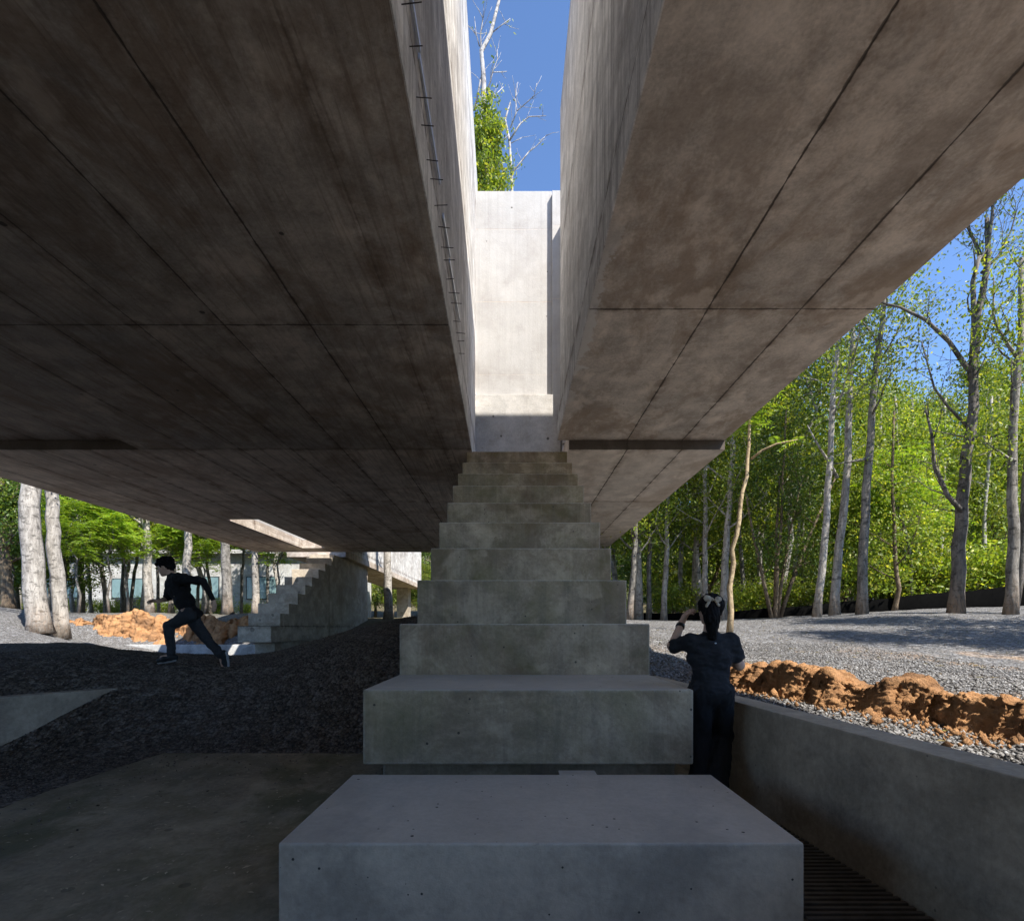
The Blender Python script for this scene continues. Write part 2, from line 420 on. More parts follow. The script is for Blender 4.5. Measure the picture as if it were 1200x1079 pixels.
class MB:
    """collects boxes, prisms and tubes into one mesh"""
    def __init__(self): self.V = []; self.F = []
    def add(self, V, Fc):
        n = len(self.V)
        self.V += [tuple(v) for v in V]
        self.F += [tuple(i + n for i in f) for f in Fc]
        return self
    def box(self, x0, x1, y0, y1, z0, z1):
        V = [(x0, y0, z0), (x1, y0, z0), (x1, y1, z0), (x0, y1, z0), (x0, y0, z1), (x1, y0, z1), (x1, y1, z1), (x0, y1, z1)]
        return self.add(V, [(0, 3, 2, 1), (4, 5, 6, 7), (0, 1, 5, 4), (1, 2, 6, 5), (2, 3, 7, 6), (3, 0, 4, 7)])
    def prism(self, poly, z0, z1):
        n = len(poly)
        V = [(x, y, z0) for x, y in poly] + [(x, y, z1) for x, y in poly]
        Fc = [tuple(range(n - 1, -1, -1)), tuple(range(n, 2 * n))] + [(i, (i + 1) % n, n + (i + 1) % n, n + i) for i in range(n)]
        return self.add(V, Fc)
    def tube(self, pts, rad, k=8):
        V, Fc = tube(pts, rad, k)
        return self.add(V, Fc)
    def build(self, name, mat, parent=None, bevel=0.0, smooth=False, seg=2):
        o = mesh_obj(name, self.V, self.F, mat, parent, smooth)
        if bevel:
            b = o.modifiers.new('bevel', 'BEVEL'); b.width = bevel; b.segments = seg; b.limit_method = 'ANGLE'; b.angle_limit = R(40)
        return o

def tube(pts, rad, k=8, cap=True):
    pts = [Vector(p) for p in pts]
    V = []; Fc = []
    up = Vector((0.13, 0.21, 0.97))
    prev = None
    for i, p in enumerate(pts):
        t = (pts[min(i + 1, len(pts) - 1)] - pts[max(i - 1, 0)]).normalized()
        if prev is None:
            a = t.cross(up)
            if a.length < 0.05: a = t.cross(Vector((1, 0, 0)))
            a.normalize()
        else:
            a = (prev - t * prev.dot(t)).normalized()
        prev = a
        b = t.cross(a)
        r = rad[i] if hasattr(rad, '__len__') else rad
        for j in range(k):
            an = 2 * math.pi * j / k
            V.append(p + (a * math.cos(an) + b * math.sin(an)) * r)
    for i in range(len(pts) - 1):
        for j in range(k):
            Fc.append((i * k + j, i * k + (j + 1) % k, (i + 1) * k + (j + 1) % k, (i + 1) * k + j))
    if cap:
        Fc.append(tuple(range(k - 1, -1, -1)))
        n = (len(pts) - 1) * k
        Fc.append(tuple(range(n, n + k)))
    return V, Fc

# ------------------------------------------------------------------ signed-distance bodies (one continuous surface)
def surface_nets(d, org, vox):
    ins = d < 0
    nx, ny, nz = d.shape
    acc = np.zeros((nx - 1, ny - 1, nz - 1, 3), np.float32)
    cnt = np.zeros((nx - 1, ny - 1, nz - 1), np.float32)
    cor = [(i, j, k) for i in (0, 1) for j in (0, 1) for k in (0, 1)]
    def sl(c): return d[c[0]:nx - 1 + c[0], c[1]:ny - 1 + c[1], c[2]:nz - 1 + c[2]]
    for a in cor:
        for ax in range(3):
            if a[ax] == 0:
                b = list(a); b[ax] = 1
                da, db = sl(a), sl(b)
                m = (da < 0) != (db < 0)
                t = np.where(m, da / np.where(m, da - db, 1), 0)
                for q in range(3):
                    acc[..., q] += np.where(m, a[q] + (t if q == ax else 0), 0)
                cnt += m
    act = cnt > 0
    idx = -np.ones(act.shape, np.int64)
    idx[act] = np.arange(act.sum())
    cells = np.argwhere(act)
    V = (cells + acc[act] / cnt[act][:, None]) * vox + np.asarray(org)
    quads = []
    for ax in range(3):
        o1, o2 = [(1, 2), (2, 0), (0, 1)][ax]
        s0 = [slice(None)] * 3; s1 = [slice(None)] * 3
        s0[ax] = slice(0, d.shape[ax] - 1); s1[ax] = slice(1, d.shape[ax])
        A = ins[tuple(s0)]; B = ins[tuple(s1)]
        for sign in (0, 1):
            e = np.argwhere((A & ~B) if sign == 0 else (~A & B))
            ok = (e[:, o1] > 0) & (e[:, o2] > 0) & (e[:, o1] < d.shape[o1] - 1) & (e[:, o2] < d.shape[o2] - 1)
            e = e[ok]
            if not len(e): continue
            def c(a, b):
                f = e.copy(); f[:, o1] -= a; f[:, o2] -= b
                return idx[f[:, 0], f[:, 1], f[:, 2]]
            q = np.stack([c(1, 1), c(0, 1), c(0, 0), c(1, 0)], 1)
            quads.append(q if sign == 0 else q[:, ::-1])
    return V, np.concatenate(quads)

def sdf_mesh(prims, vox=0.007, k=0.02, wrinkle=None):
    """prims: ('c', a, b, ra, rb[, k]) round cone; ('e', centre, radii, rotation matrix or None[, k]) ellipsoid"""
    lo = np.full(3, 1e9); hi = np.full(3, -1e9)
    for p in prims:
        if p[0] == 'c':
            for q, r in ((p[1], p[3]), (p[2], p[4])):
                lo = np.minimum(lo, np.array(q) - r); hi = np.maximum(hi, np.array(q) + r)
        else:
            r = max(p[2]); lo = np.minimum(lo, np.array(p[1]) - r); hi = np.maximum(hi, np.array(p[1]) + r)
    lo -= 4 * vox; hi += 4 * vox
    n = np.ceil((hi - lo) / vox).astype(int) + 1
    D = np.full(n, 1.0, np.float32)
    for p in prims:
        kk = k
        if p[0] == 'c':
            a, b, ra, rb = np.array(p[1], float), np.array(p[2], float), p[3], p[4]
            if len(p) > 5: kk = p[5]
            m = max(ra, rb) + 3 * kk + 2 * vox
            l = np.minimum(a, b) - m; h = np.maximum(a, b) + m
        else:
            a = np.array(p[1], float)
            if len(p) > 4: kk = p[4]
            m = max(p[2]) + 3 * kk + 2 * vox
            l = a - m; h = a + m
        i0 = np.maximum(0, ((l - lo) / vox).astype(int)); i1 = np.minimum(n, ((h - lo) / vox).astype(int) + 2)
        if (i1 <= i0).any(): continue
        g = np.stack(np.meshgrid(*[lo[q] + np.arange(i0[q], i1[q]) * vox for q in range(3)], indexing='ij'), -1)
        if p[0] == 'c':
            ab = b - a; L2 = max(1e-9, ab @ ab)
            t = np.clip(((g - a) @ ab) / L2, 0, 1)
            d = np.linalg.norm(g - a - t[..., None] * ab, axis=-1) - (ra + (rb - ra) * t)
        else:
            v = g - a
            if p[3] is not None: v = v @ np.array(p[3])
            rr = np.array(p[2])
            q = v / rr
            k0 = np.linalg.norm(q, axis=-1); k1 = np.linalg.norm(v / (rr * rr), axis=-1)
            d = k0 * (k0 - 1) / np.maximum(k1, 1e-6)
        s = D[i0[0]:i1[0], i0[1]:i1[1], i0[2]:i1[2]]
        hh = np.maximum(kk - np.abs(s - d), 0) / kk
        s[...] = np.minimum(s, d) - hh * hh * kk * 0.25
    V, Q = surface_nets(D, lo, vox)
    if wrinkle is not None:
        V = wrinkle(V)
    return V, Q

def vnormals(V, Q):
    n = np.cross(V[Q[:, 2]] - V[Q[:, 0]], V[Q[:, 3]] - V[Q[:, 1]])
    N = np.zeros_like(V)
    for i in range(4): np.add.at(N, Q[:, i], n)
    return N / np.maximum(np.linalg.norm(N, axis=1, keepdims=True), 1e-9)

def fold(V, Q, amp, sc, stretch=(1, 1, 1), octv=3, seed=0):
    N = vnormals(V, Q)
    s = np.array(stretch) * sc
    a = np.array([mnoise.fractal(Vector(v * s) + Vector((seed, 0, 0)), 0.9, 2.0, octv) for v in V])
    return V + N * (a * amp)[:, None]

# ------------------------------------------------------------------ GROUND
FLOOR_Z = -1.35
ctrl = [  # X, D, height
    (-3.76, 5.69, -1.36), (-2.5, 5.69, -1.36), (-1.3, 5.69, -1.36), (0, 5.72, -1.36), (-3.80, 4.9, -1.36), (-3.86, 4.0, -1.36), (-4.0, 2.5, -1.36), (-4.2, 0, -1.36),
    (-2.6, 4.4, -1.62), (0, 3.5, -1.65), (-2, 1, -1.65), (1, 4.4, -1.62), (0, -2, -1.6),
    (-5.0, 6.45, -0.78), (-5.55, 5.6, -1.30), (-5.75, 6.1, -0.80), (-6.5, 5.0, -0.82), (-4.7, 7.2, -0.455), (-3.92, 7.2, -0.60), (-4.0, 7.8, -0.50),
    (-3.0, 7.0, -0.62), (-2.0, 7.2, -0.40), (-1.5, 7.6, -0.12), (-2.3, 8.6, 0.02), (-3.25, 9.1, -0.19), (-4.6, 9.5, -0.53), (-7.1, 10.2, -0.60),
    (-9.6, 12.3, -0.42), (-12.0, 13.5, -0.62), (-17.0, 17.6, -0.86), (-9, 8, -0.5), (-14, 9, -0.7), (-22, 17, -0.3), (-18.5, 21.5, -0.45), (-17.0, 21.5, -0.68),
    (-21.8, 22.5, 0.55), (-25, 23, 1.15), (-30, 22, 1.0), (-20.8, 24.5, -0.35), (-20, 26, -0.75), (-14.5, 18.5, -1.7), (-11, 19, -1.9), (-12, 23, -1.9), (-15, 23.5, -1.7), (-8.5, 17, -1.3), (-9, 23, -1.5),
    (-13, 28.5, 0.1), (-17, 28.8, 0.25), (-20, 28.5, 0.6), (-14, 31, 0.7), (-19, 31, 0.75), (-24, 31, 0.8), (-9.9, 29.5, -0.8), (-9.8, 34, -0.1), (-9.7, 37.4, 0.5), (-8, 38, 0.6),
    (-6, 20, -0.9), (-5, 12, -0.85), (-7.5, 13.5, -1.15), (-6, 16, -1.2), (-10, 15.5, -1.2), (-12.5, 16, -1.25), (-4, 16, -0.6), (-18, 25, -1.3), (-16, 25, -1.8), (-13, 25.5, -2.0), (-3, 14, 0.1), (-4, 28, 0.1), (0, 10, 0.2), (0.5, 14, 0.3), (0, 22, 0.3), (-10, 45, 0.7), (-25, 45, 0.8), (-45, 40, 0.9), (-45, 20, 0.6), (-40, 5, -0.3), (-20, 0, -0.8), (-12, 2, -0.9), (-8, 4, -0.85),
    (1.75, 6.3, -0.63), (2.3, 2.5, -0.64), (2.6, 0, -0.64), (3.1, 3.2, -0.68), (2.6, 5.8, -0.66), (4, 4.5, -0.63), (2.5, 9, -0.42), (4.8, 10, -0.38), (9.7, 10, -0.38), (6, 6, -0.6), (9, 5, -0.65),
    (5.8, 20, 0.16), (3, 15, 0.0), (11.6, 18, 0.37), (16, 18, 0.60), (20, 16, 0.5), (16, 10, -0.2), (10, 26, 0.35), (18, 25, 0.9), (28, 24, 1.7), (25, 12, 0.4), (20, 0, -0.6), (10, -8, -0.7), (0, -12, -0.7), (-15, -12, -0.8), (30, -5, -0.2),
    (5, 35, 0.4), (18, 40, 1.4), (40, 35, 3.0), (40, 10, 1.5), (0, 60, 0.8), (30, 60, 2.6), (-30, 60, 1.0),
]
CP = np.array(ctrl)
def _U(r2): return np.where(r2 > 1e-12, 0.5 * r2 * np.log(np.maximum(r2, 1e-12)), 0.0)
def _tps():
    n = len(CP)
    r2 = ((CP[:, None, :2] - CP[None, :, :2]) ** 2).sum(-1)
    A = np.zeros((n + 3, n + 3))
    A[:n, :n] = _U(r2) + np.eye(n) * 0.02
    A[:n, n] = 1; A[:n, n + 1:] = CP[:, :2]
    A[n, :n] = 1; A[n + 1:, :n] = CP[:, :2].T
    b = np.zeros(n + 3); b[:n] = CP[:, 2]
    return np.linalg.solve(A, b)
TW = _tps()
def ground_h(X, Y):
    X = np.asarray(X, float); Y = np.asarray(Y, float)
    cx = np.clip(X, -48, 44); cy = np.clip(Y, -14, 64)
    r2 = (cx[..., None] - CP[:, 0]) ** 2 + (cy[..., None] - CP[:, 1]) ** 2
    h = _U(r2) @ TW[:len(CP)] + TW[len(CP)] + TW[len(CP) + 1] * cx + TW[len(CP) + 2] * cy
    return np.clip(h, -2.4, 4.0)
def gh(x, y): return float(ground_h(np.array([x]), np.array([y]))[0])

WALL_X = lambda D: 1.92 - 0.1 * (D - 2.45)          # inner face of the right court wall
def lines(segs):
    out = []
    for a, b, n in segs: out += list(np.linspace(a, b, n, endpoint=False))
    return np.array(out + [segs[-1][1]])
gx = lines([(-400, -48, 12), (-48, -16, 90), (-16, -6.5, 70), (-6.5, 6.5, 190), (6.5, 18, 80), (18, 44, 60), (44, 400, 12)])
gy = lines([(-200, -14, 10), (-14, 0, 36), (0, 13, 190), (13, 30, 110), (30, 64, 60), (64, 600, 14)])
GX, GY = np.meshgrid(gx, gy, indexing='ij')
GH = ground_h(GX, GY)
rough = np.array([[mnoise.fractal((x * 0.9, y * 0.9, 0), 0.8, 2, 4) for y in gy] for x in gx])
GH = GH + rough * 0.035
far_ = np.maximum(np.hypot(GX, np.maximum(GY, 0)) - 78, 0)
GH = GH + np.minimum(far_ * 0.22, 34) * (GY > -10)
ii = np.arange(len(gx) * len(gy)).reshape(len(gx), len(gy))
cxm = (GX[:-1, :-1] + GX[1:, 1:]) / 2; cym = (GY[:-1, :-1] + GY[1:, 1:]) / 2
court = (cym < 6.05) & (cym > -3.8) & (cxm > -3.3) & (cxm < WALL_X(cym) + 0.12)
court &= ~((cxm < 1.3) & (cym > 5.35))
# the ground right of the wall must not sag to the court floor
wallside = (GY < 6.6) & (GY > -4.5) & (GX > WALL_X(GY) + 0.05) & (GX < 4)
GH = np.where(wallside, np.maximum(GH, -0.645 + rough * 0.02), GH)
quads = np.stack([ii[:-1, :-1], ii[1:, :-1], ii[1:, 1:], ii[:-1, 1:]], -1)[~court].reshape(-1, 4)
V = np.stack([GX, GY, GH], -1).reshape(-1, 3)
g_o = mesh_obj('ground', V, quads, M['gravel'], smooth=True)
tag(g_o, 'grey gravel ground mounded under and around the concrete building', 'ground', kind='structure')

def surf(x, y):
    """height of the built ground mesh"""
    i = np.clip(np.searchsorted(gx, x) - 1, 0, len(gx) - 2); j = np.clip(np.searchsorted(gy, y) - 1, 0, len(gy) - 2)
    u = (x - gx[i]) / (gx[i + 1] - gx[i]); v = (y - gy[j]) / (gy[j + 1] - gy[j])
    return (GH[i, j] * (1 - u) * (1 - v) + GH[i + 1, j] * u * (1 - v) + GH[i, j + 1] * (1 - u) * v + GH[i + 1, j + 1] * u * v)

# loose stones lying on the gravel
def stones():
    rng = np.random.default_rng(3)
    pts = []
    def scatter(x0, x1, y0, y1, n, cond):
        x = rng.uniform(x0, x1, n); 
        y = np.exp(rng.uniform(math.log(y0), math.log(y1), n))
        m = cond(x, y); pts.append(np.stack([x[m], y[m]], 1))
    scatter(1.7, 7, 1.9, 11, 60000, lambda x, y: (x > WALL_X(y) + 0.22) & (x / y < 1.05) & (x / y > 0.2))
    scatter(-8, -1.2, 3.8, 12, 60000, lambda x, y: (x / y > -1.0) & ((y > 5.72) | (x < -3.9)) & (x < -1.36))
    scatter(-3.7, -1.12, 4.2, 5.66, 500, lambda x, y: rng.random(len(x)) < np.clip((y - 4.0) / 1.7, .1, 1) ** 2)
    scatter(-3.75, -2.6, 2.4, 5.6, 500, lambda x, y: rng.random(len(x)) < np.clip((-x - 2.6) / 1.1, 0, 1) ** 2)
    p = np.concatenate(pts)
    s = rng.uniform(0.006, 0.021, len(p)) * np.where(p[:, 0] > 0, 0.9, 0.6)
    base = np.array([(1, 0, 0), (-1, 0, 0), (0, 1, 0), (0, -1, 0), (0, 0, 1), (0, 0, -1)], float)
    f = np.array([(0, 2, 4), (2, 1, 4), (1, 3, 4), (3, 0, 4), (2, 0, 5), (1, 2, 5), (3, 1, 5), (0, 3, 5)])
    n = len(p)
    B = base[None] * rng.uniform(0.4, 1.35, (n, 6, 1)) + rng.normal(0, 0.33, (n, 6, 3))
    B[..., 2] *= 0.7
    a = rng.uniform(0, 6.28, n); ca, sa = np.cos(a), np.sin(a)
    x = B[..., 0] * ca[:, None] - B[..., 1] * sa[:, None]; y = B[..., 0] * sa[:, None] + B[..., 1] * ca[:, None]
    B = np.stack([x, y, B[..., 2]], -1) * s[:, None, None]
    z = surf(p[:, 0], p[:, 1]) + s * 0.3
    onf = (p[:, 0] > -3.72) & (p[:, 0] < -1.12) & (p[:, 1] < 5.66)
    z = np.where(onf, FLOOR_Z + s * 0.3, z); s = np.where(onf, s * .6, s)
    B += np.concatenate([p, z[:, None]], 1)[:, None, :]
    Fc = (f[None] + (np.arange(n) * 6)[:, None, None]).reshape(-1, 3)
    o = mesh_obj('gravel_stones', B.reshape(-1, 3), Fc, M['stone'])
    tag(o, 'loose crushed grey stones strewn over the gravel ground', 'gravel', kind='stuff')
stones()

# ------------------------------------------------------------------ sunken court: floor, walls, grate
mb = MB()
mb.prism([(-3.76, 5.69), (-3.86, 4.0), (-4.0, 2.5), (-4.25, -4), (WALL_X(-4) - .002, -4), (WALL_X(5.69) - .002, 5.69)], FLOOR_Z - 0.25, FLOOR_Z)
fl = mb.build('floor', M['floor'], bevel=0.006)
tag(fl, 'mossy concrete floor of the sunken court', 'floor', kind='structure')

t = empty('retaining_wall', (1.9, 2.4, FLOOR_Z), 'low grey concrete retaining wall holding back the gravel, on the right of the court', 'wall')
w = 0.215
MB().prism([(WALL_X(-4), -4), (WALL_X(6.35), 6.35), (WALL_X(6.35) + w, 6.35), (WALL_X(-4) + w, -4)][::-1], FLOOR_Z - 0.3, -0.58).build('wall', M['court'], t, 0.006)
t = empty('retaining_wall', (-5.49, 5.67, -1.35), 'low concrete wall running down into the dark gravel slope on the left', 'wall')
d = Vector((0.49, 0.70, 0)).normalized(); nrm = Vector((-d.y, d.x, 0))
a = Vector((-5.49, 5.67, 0)) - d * 4.0; b = Vector((-5.02, 6.35, 0)) + d * 0.25
MB().prism([(a.x, a.y), (b.x, b.y), (b.x + nrm.x * .17, b.y + nrm.y * .17), (a.x + nrm.x * .17, a.y + nrm.y * .17)], -1.8, -0.75).build('wall', M['court'], t, 0.006)

t = empty('drain_grate', (1.72, 2.4, FLOOR_Z), 'dark slatted drain grate set in the floor between the front block and the wall', 'grate')
mb = MB()
y = 0.6
while y < 3.55:
    mb.box(1.345, WALL_X(y) - 0.012, y, y + 0.022, FLOOR_Z + 0.006, FLOOR_Z + 0.03)
    y += 0.045
mb.build('slats', M['grate'], t)
mb = MB(); mb.box(1.345, WALL_X(3.6) - 0.012, 3.57, 3.6, FLOOR_Z + 0.006, FLOOR_Z + 0.032)
mb.box(1.50, 1.515, 0.6, 3.56, FLOOR_Z + 0.004, FLOOR_Z + 0.0055)
mb.build('grate_frame', M['grate'], t)

# leaf litter on the floor
def litter():
    rng = np.random.default_rng(11)
    n = 1100
    x = rng.uniform(-4, -1.3, n); y = rng.uniform(1.8, 5.6, n)
    m = (x > -3.7); x, y = x[m], y[m]; n = len(x)
    q = np.array([(-1, 0, 0), (0, -.4, 0.1), (1, 0, 0), (0, .4, 0.1)])
    s = rng.uniform(0.004, 0.02, n) ** 1.0 * rng.choice([.6, 1, 1.5], n, p=[.6, .3, .1])
    a = rng.uniform(0, 6.28, n)
    Q = q[None] * s[:, None, None]
    X = Q[..., 0] * np.cos(a)[:, None] - Q[..., 1] * np.sin(a)[:, None] + x[:, None]
    Y = Q[..., 0] * np.sin(a)[:, None] + Q[..., 1] * np.cos(a)[:, None] + y[:, None]
    Z = Q[..., 2] + FLOOR_Z + 0.006
    o = mesh_obj('leaf_litter', np.stack([X, Y, Z], -1).reshape(-1, 3), np.arange(n * 4).reshape(-1, 4),
                 plain('dry_leaf', (0.42, 0.34, 0.23), 0.8, 0.5, 3))
    tag(o, 'scattered dry leaf bits on the mossy floor', 'leaf litter', kind='stuff')
litter()

# ------------------------------------------------------------------ stepped pier
XL, XR = -1.09, 1.325
t = empty('concrete_block', (0.12, 3.0, FLOOR_Z), 'big pale grey concrete block standing alone in front of the stepped pier', 'block')
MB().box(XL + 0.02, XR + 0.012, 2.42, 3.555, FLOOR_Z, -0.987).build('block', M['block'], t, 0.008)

steps = [(3.86, -0.454), (5.10, 0.035), (6.10, 0.545), (7.08, 1.06), (7.94, 1.575), (8.88, 2.09), (9.75, 2.61), (10.64, 3.09), (11.63, 3.62), (12.7, 4.22)]
TOP_D, TOP_Z = 14.4, 6.34
t = empty('stepped_pier', (0.12, 9, FLOOR_Z), 'tall stepped concrete pier of heavy blocks rising under the gap between the two slabs', 'pier')
for i, (d0, z1) in enumerate(steps):
    d1 = steps[i + 1][0] if i + 1 < len(steps) else TOP_D
    jx = [0.0, .004, -.003, .003, -.002, .002, -.003, .001, .002, 0][i]
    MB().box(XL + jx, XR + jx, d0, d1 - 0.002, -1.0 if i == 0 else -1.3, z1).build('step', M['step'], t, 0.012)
MB().box(XL + 0.01, XR, TOP_D, 16.8, -1.3, TOP_Z).build('top_block', M['cap'], t, 0.012)
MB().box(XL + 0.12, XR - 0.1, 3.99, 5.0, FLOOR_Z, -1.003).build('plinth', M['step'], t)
t = empty('concrete_stub', (0.5, 3.72, FLOOR_Z), 'small pale concrete stub in the slot between front block and first step', 'block')
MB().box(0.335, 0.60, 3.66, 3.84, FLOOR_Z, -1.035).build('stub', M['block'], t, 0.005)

# ------------------------------------------------------------------ the building over the pier
HL, HR = 4.20, 4.42
EDGE_L = lambda D: -0.77 - 0.0155 * D
JD = 12.5
def slab_hole(x0, x1, y0, y1, hx0, hx1, hy0, hy1, z0, z1):
    mb = MB()
    mb.prism([(x0, y0), (x1, y0), (x1, hy0), (x0, hy0)], z0, z1)
    mb.prism([(x0, hy0), (hx0, hy0), (hx0, hy1), (x0, hy1)], z0, z1)
    mb.prism([(hx1, hy0), (x1, hy0), (x1, hy1), (hx1, hy1)], z0, z1)
    mb.prism([(x0, hy1), (x1, hy1), (x1, y1), (x0, y1)], z0, z1)
    return mb

t = empty('concrete_building', (-5, 12, HL), 'wide left concrete volume hovering over the gravel, with stained board-marked soffit', 'building')
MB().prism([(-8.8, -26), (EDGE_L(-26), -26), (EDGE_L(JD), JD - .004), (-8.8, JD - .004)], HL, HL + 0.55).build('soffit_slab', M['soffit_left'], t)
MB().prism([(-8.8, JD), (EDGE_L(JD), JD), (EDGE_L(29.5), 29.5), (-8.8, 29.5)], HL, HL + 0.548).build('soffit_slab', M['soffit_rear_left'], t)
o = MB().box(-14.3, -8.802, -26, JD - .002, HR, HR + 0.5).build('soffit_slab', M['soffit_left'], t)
tag(o, 'higher recessed soffit panel at the outer left')
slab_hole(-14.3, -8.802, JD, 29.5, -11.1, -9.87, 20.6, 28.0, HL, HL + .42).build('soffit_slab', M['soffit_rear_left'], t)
MB().box(-11.3, -11.102, 20.6, 28.2, HL + .423, 5.5).build('slit_upstand', M['end_wall'], t)
MB().box(-11.1, -9.8, 28.002, 28.2, HL + .423, 5.5).build('slit_upstand', M['end_wall'], t)
MB().box(-9.868, -9.7, 20.6, 25.4, HL + .423, 5.9).build('slit_upstand', M['end_wall'], t)  # unseen upstand added to shade the left side of the slit
MB().box(-9.7, -1.0, 29.503, 29.75, 4.3, 5.197).build('added_shade_beam', M['soffit_left'], t)  # unseen filler added to close a sliver of sun on the back pier
MB().box(-9.7, -1.0, 29.503, 35.5, 5.2, 6.5).build('added_shade_slab', M['soffit_left'], t)  # unseen slab added to keep sun off the back pier and wing
ob = MB().prism([(EDGE_L(-26) - .3, -26), (EDGE_L(-26) - .002, -26), (EDGE_L(15.5) - .002, 15.5), (EDGE_L(15.5) - .3, 15.5)], HL + 0.552, 13.0).build('inner_wall', M['wall'], t)
MB().box(-13.5, -1.2, -5.4, -5.0, -1.5, HL - .003).build('added_shade_wall', M['court'], t)  # unseen wall added behind the camera to darken the near soffit
MB().prism([(EDGE_L(-7) + .0005, -7), (EDGE_L(-7) + .014, -7), (EDGE_L(29.5) + .014, 29.5), (EDGE_L(29.5) + .0005, 29.5)], HL + .001, HL + .551).build('edge_face', M['wall'], t)
rr = random.Random(4)
D = 3.4
while D < 9.0:                                                             # tie wires sticking out of the wall face
    z = 4.62 + rr.uniform(-.05, .05)
    x0 = EDGE_L(D) - .02
    MB().tube([(x0, D, z), (x0 + rr.uniform(.13, .19), D + rr.uniform(-.02, .02), z + rr.uniform(-.02, .01))], 0.0045, 6).build('tie_wire', M['rod'], t)
    D += rr.choice([.17, .27, .33, .45])
for a_, b_ in ((3.3, 4.15), (4.2, 4.7), (4.75, 6.1), (6.6, 7.3), (7.4, 8.8)):
    x0 = EDGE_L((a_ + b_) / 2)
    MB().box(x0 + 0.012, x0 + 0.03, a_, b_, 5.10, 5.16).build('flashing_strip', M['steel'], t)

t = empty('concrete_building', (3, 6, HR), 'narrower right concrete volume hovering on the sunny side, with pale patched soffit', 'building')
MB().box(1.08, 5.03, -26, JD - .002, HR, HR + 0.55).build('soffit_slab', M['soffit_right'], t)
MB().box(1.082, 5.0, -26, 11.05, HR + 0.552, 11.6).build('upper_walls', M['wall'], t)
MB().box(-1.1, 0.4, -5.4, -5.0, -1.5, HR - .003).build('added_shade_wall', M['court'], t)  # added out of view to block skylight from behind the camera
MB().box(1.066, 1.0795, -26, JD - .002, HR + .001, HR + .551).build('edge_face', M['wall'], t)
MB().box(1.082, 1.28, 11.052, 11.85, HR + 0.552, 11.6).build('inner_wall', M['wall'], t)
t = empty('concrete_building', (3, 20, HL), 'rear concrete volume behind the pier, with white sunlit end wall facing the gap', 'building')
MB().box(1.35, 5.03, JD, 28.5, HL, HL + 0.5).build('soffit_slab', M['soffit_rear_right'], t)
MB().box(1.352, 5.0, 14.15, 28.4, HL + 0.502, 11.0).build('upper_walls', M['wall'], t)
MB().box(1.10, 1.348, 14.42, 20, TOP_Z + .003, 11.9).build('pier_wall', M['end_wall'], t)
MB().box(-1.04, 1.098, 14.56, 14.86, TOP_Z + .003, 12.0).build('end_wall', M['end_wall'], t, 0.01)

# second pier, far left, under the slit
t = empty('stepped_pier', (-10.9, 28, -1), 'distant stepped concrete pier at the back left, its upper steps in sunlight', 'pier')
px0, px1 = -11.62, -10.2
st2 = [(22.4, 0.06), (23.3, 0.62), (24.2, 1.10), (25.2, 1.62), (26.1, 2.10), (27.0, 2.58), (27.9, 3.07), (28.9, 3.50), (29.9, 3.95)]
for i, (d0, z1) in enumerate(st2):
    d1 = st2[i + 1][0] if i + 1 < len(st2) else 30.3
    MB().box(px0, px1, d0, d1 - .003, -0.63, z1).build('step', M['pier'], t, 0.015)
MB().box(px0, px1, 30.3, 37.4, -0.63, 4.17).build('pier_body', M['pier'], t, 0.015)
MB().box(px0 + .35, px1 - .2, 23.2, 37.0, -2.6, -0.633).build('base', M['pier'], t)
# second wing beyond
t = empty('concrete_building', (-17, 45, 4.2), 'far concrete wing beyond the back pier, with pale side wall and brown soffit', 'building')
MB().box(-13.4, -9.9, 31.5, 58, 4.2, 4.6).build('soffit_slab', M['soffit_right'], t)
MB().box(-13.3, -9.93, 31.55, 57.9, 4.603, 10).build('upper_walls', M['wall'], t)
MB().box(-12.2, -11.0, 56, 57.5, 0, 4.197).build('pier', M['pier'], t)
# low white wall of the pit
t = empty('pit_wall', (-16, 26.5, -1.5), 'low whitewashed wall at the foot of the orange earth bank', 'wall')
MB().prism([(-21.5, 26.3), (-16, 26.0), (-11.3, 26.5), (-11.3, 26.8), (-16, 26.3), (-21.5, 26.6)], -2.4, -0.85).build('wall', M['white_wall'], t, 0.01)

# house among the trees
t = empty('white_house', (-36, 56, 0.8), 'white low house with teal windows half hidden behind the trees at left', 'house')
mb = MB(); mb.box(-46, -16.5, 55, 62, 0.3, 7.6); mb.build('wall', M['white_wall'], t)
MB().box(-46.6, -16.1, 54.4, 62.5, 7.603, 8.0).build('roof', M['white_wall'], t, 0.02)
for i, (x0, x1, z0, z1) in enumerate([(-41.5, -38.2, 3.1, 5.0), (-49, -45, 3.1, 5.0), (-33.5, -30.5, 3.0, 5.2), (-27.5, -24.5, 3.0, 5.2)]):
    fr = MB().box(x0 - .1, x1 + .1, 54.93, 54.997, z0 - .1, z1 + .1).build('window', M['frame'], t)
    p_ = MB().box(x0, x1, 54.90, 54.927, z0, z1).build('pane', M['glass'], t); p_.parent = fr; 
MB().box(-41.2, -38.4, 54.93, 54.997, 1.2, 2.9).build('door', M['dark_room'], t)

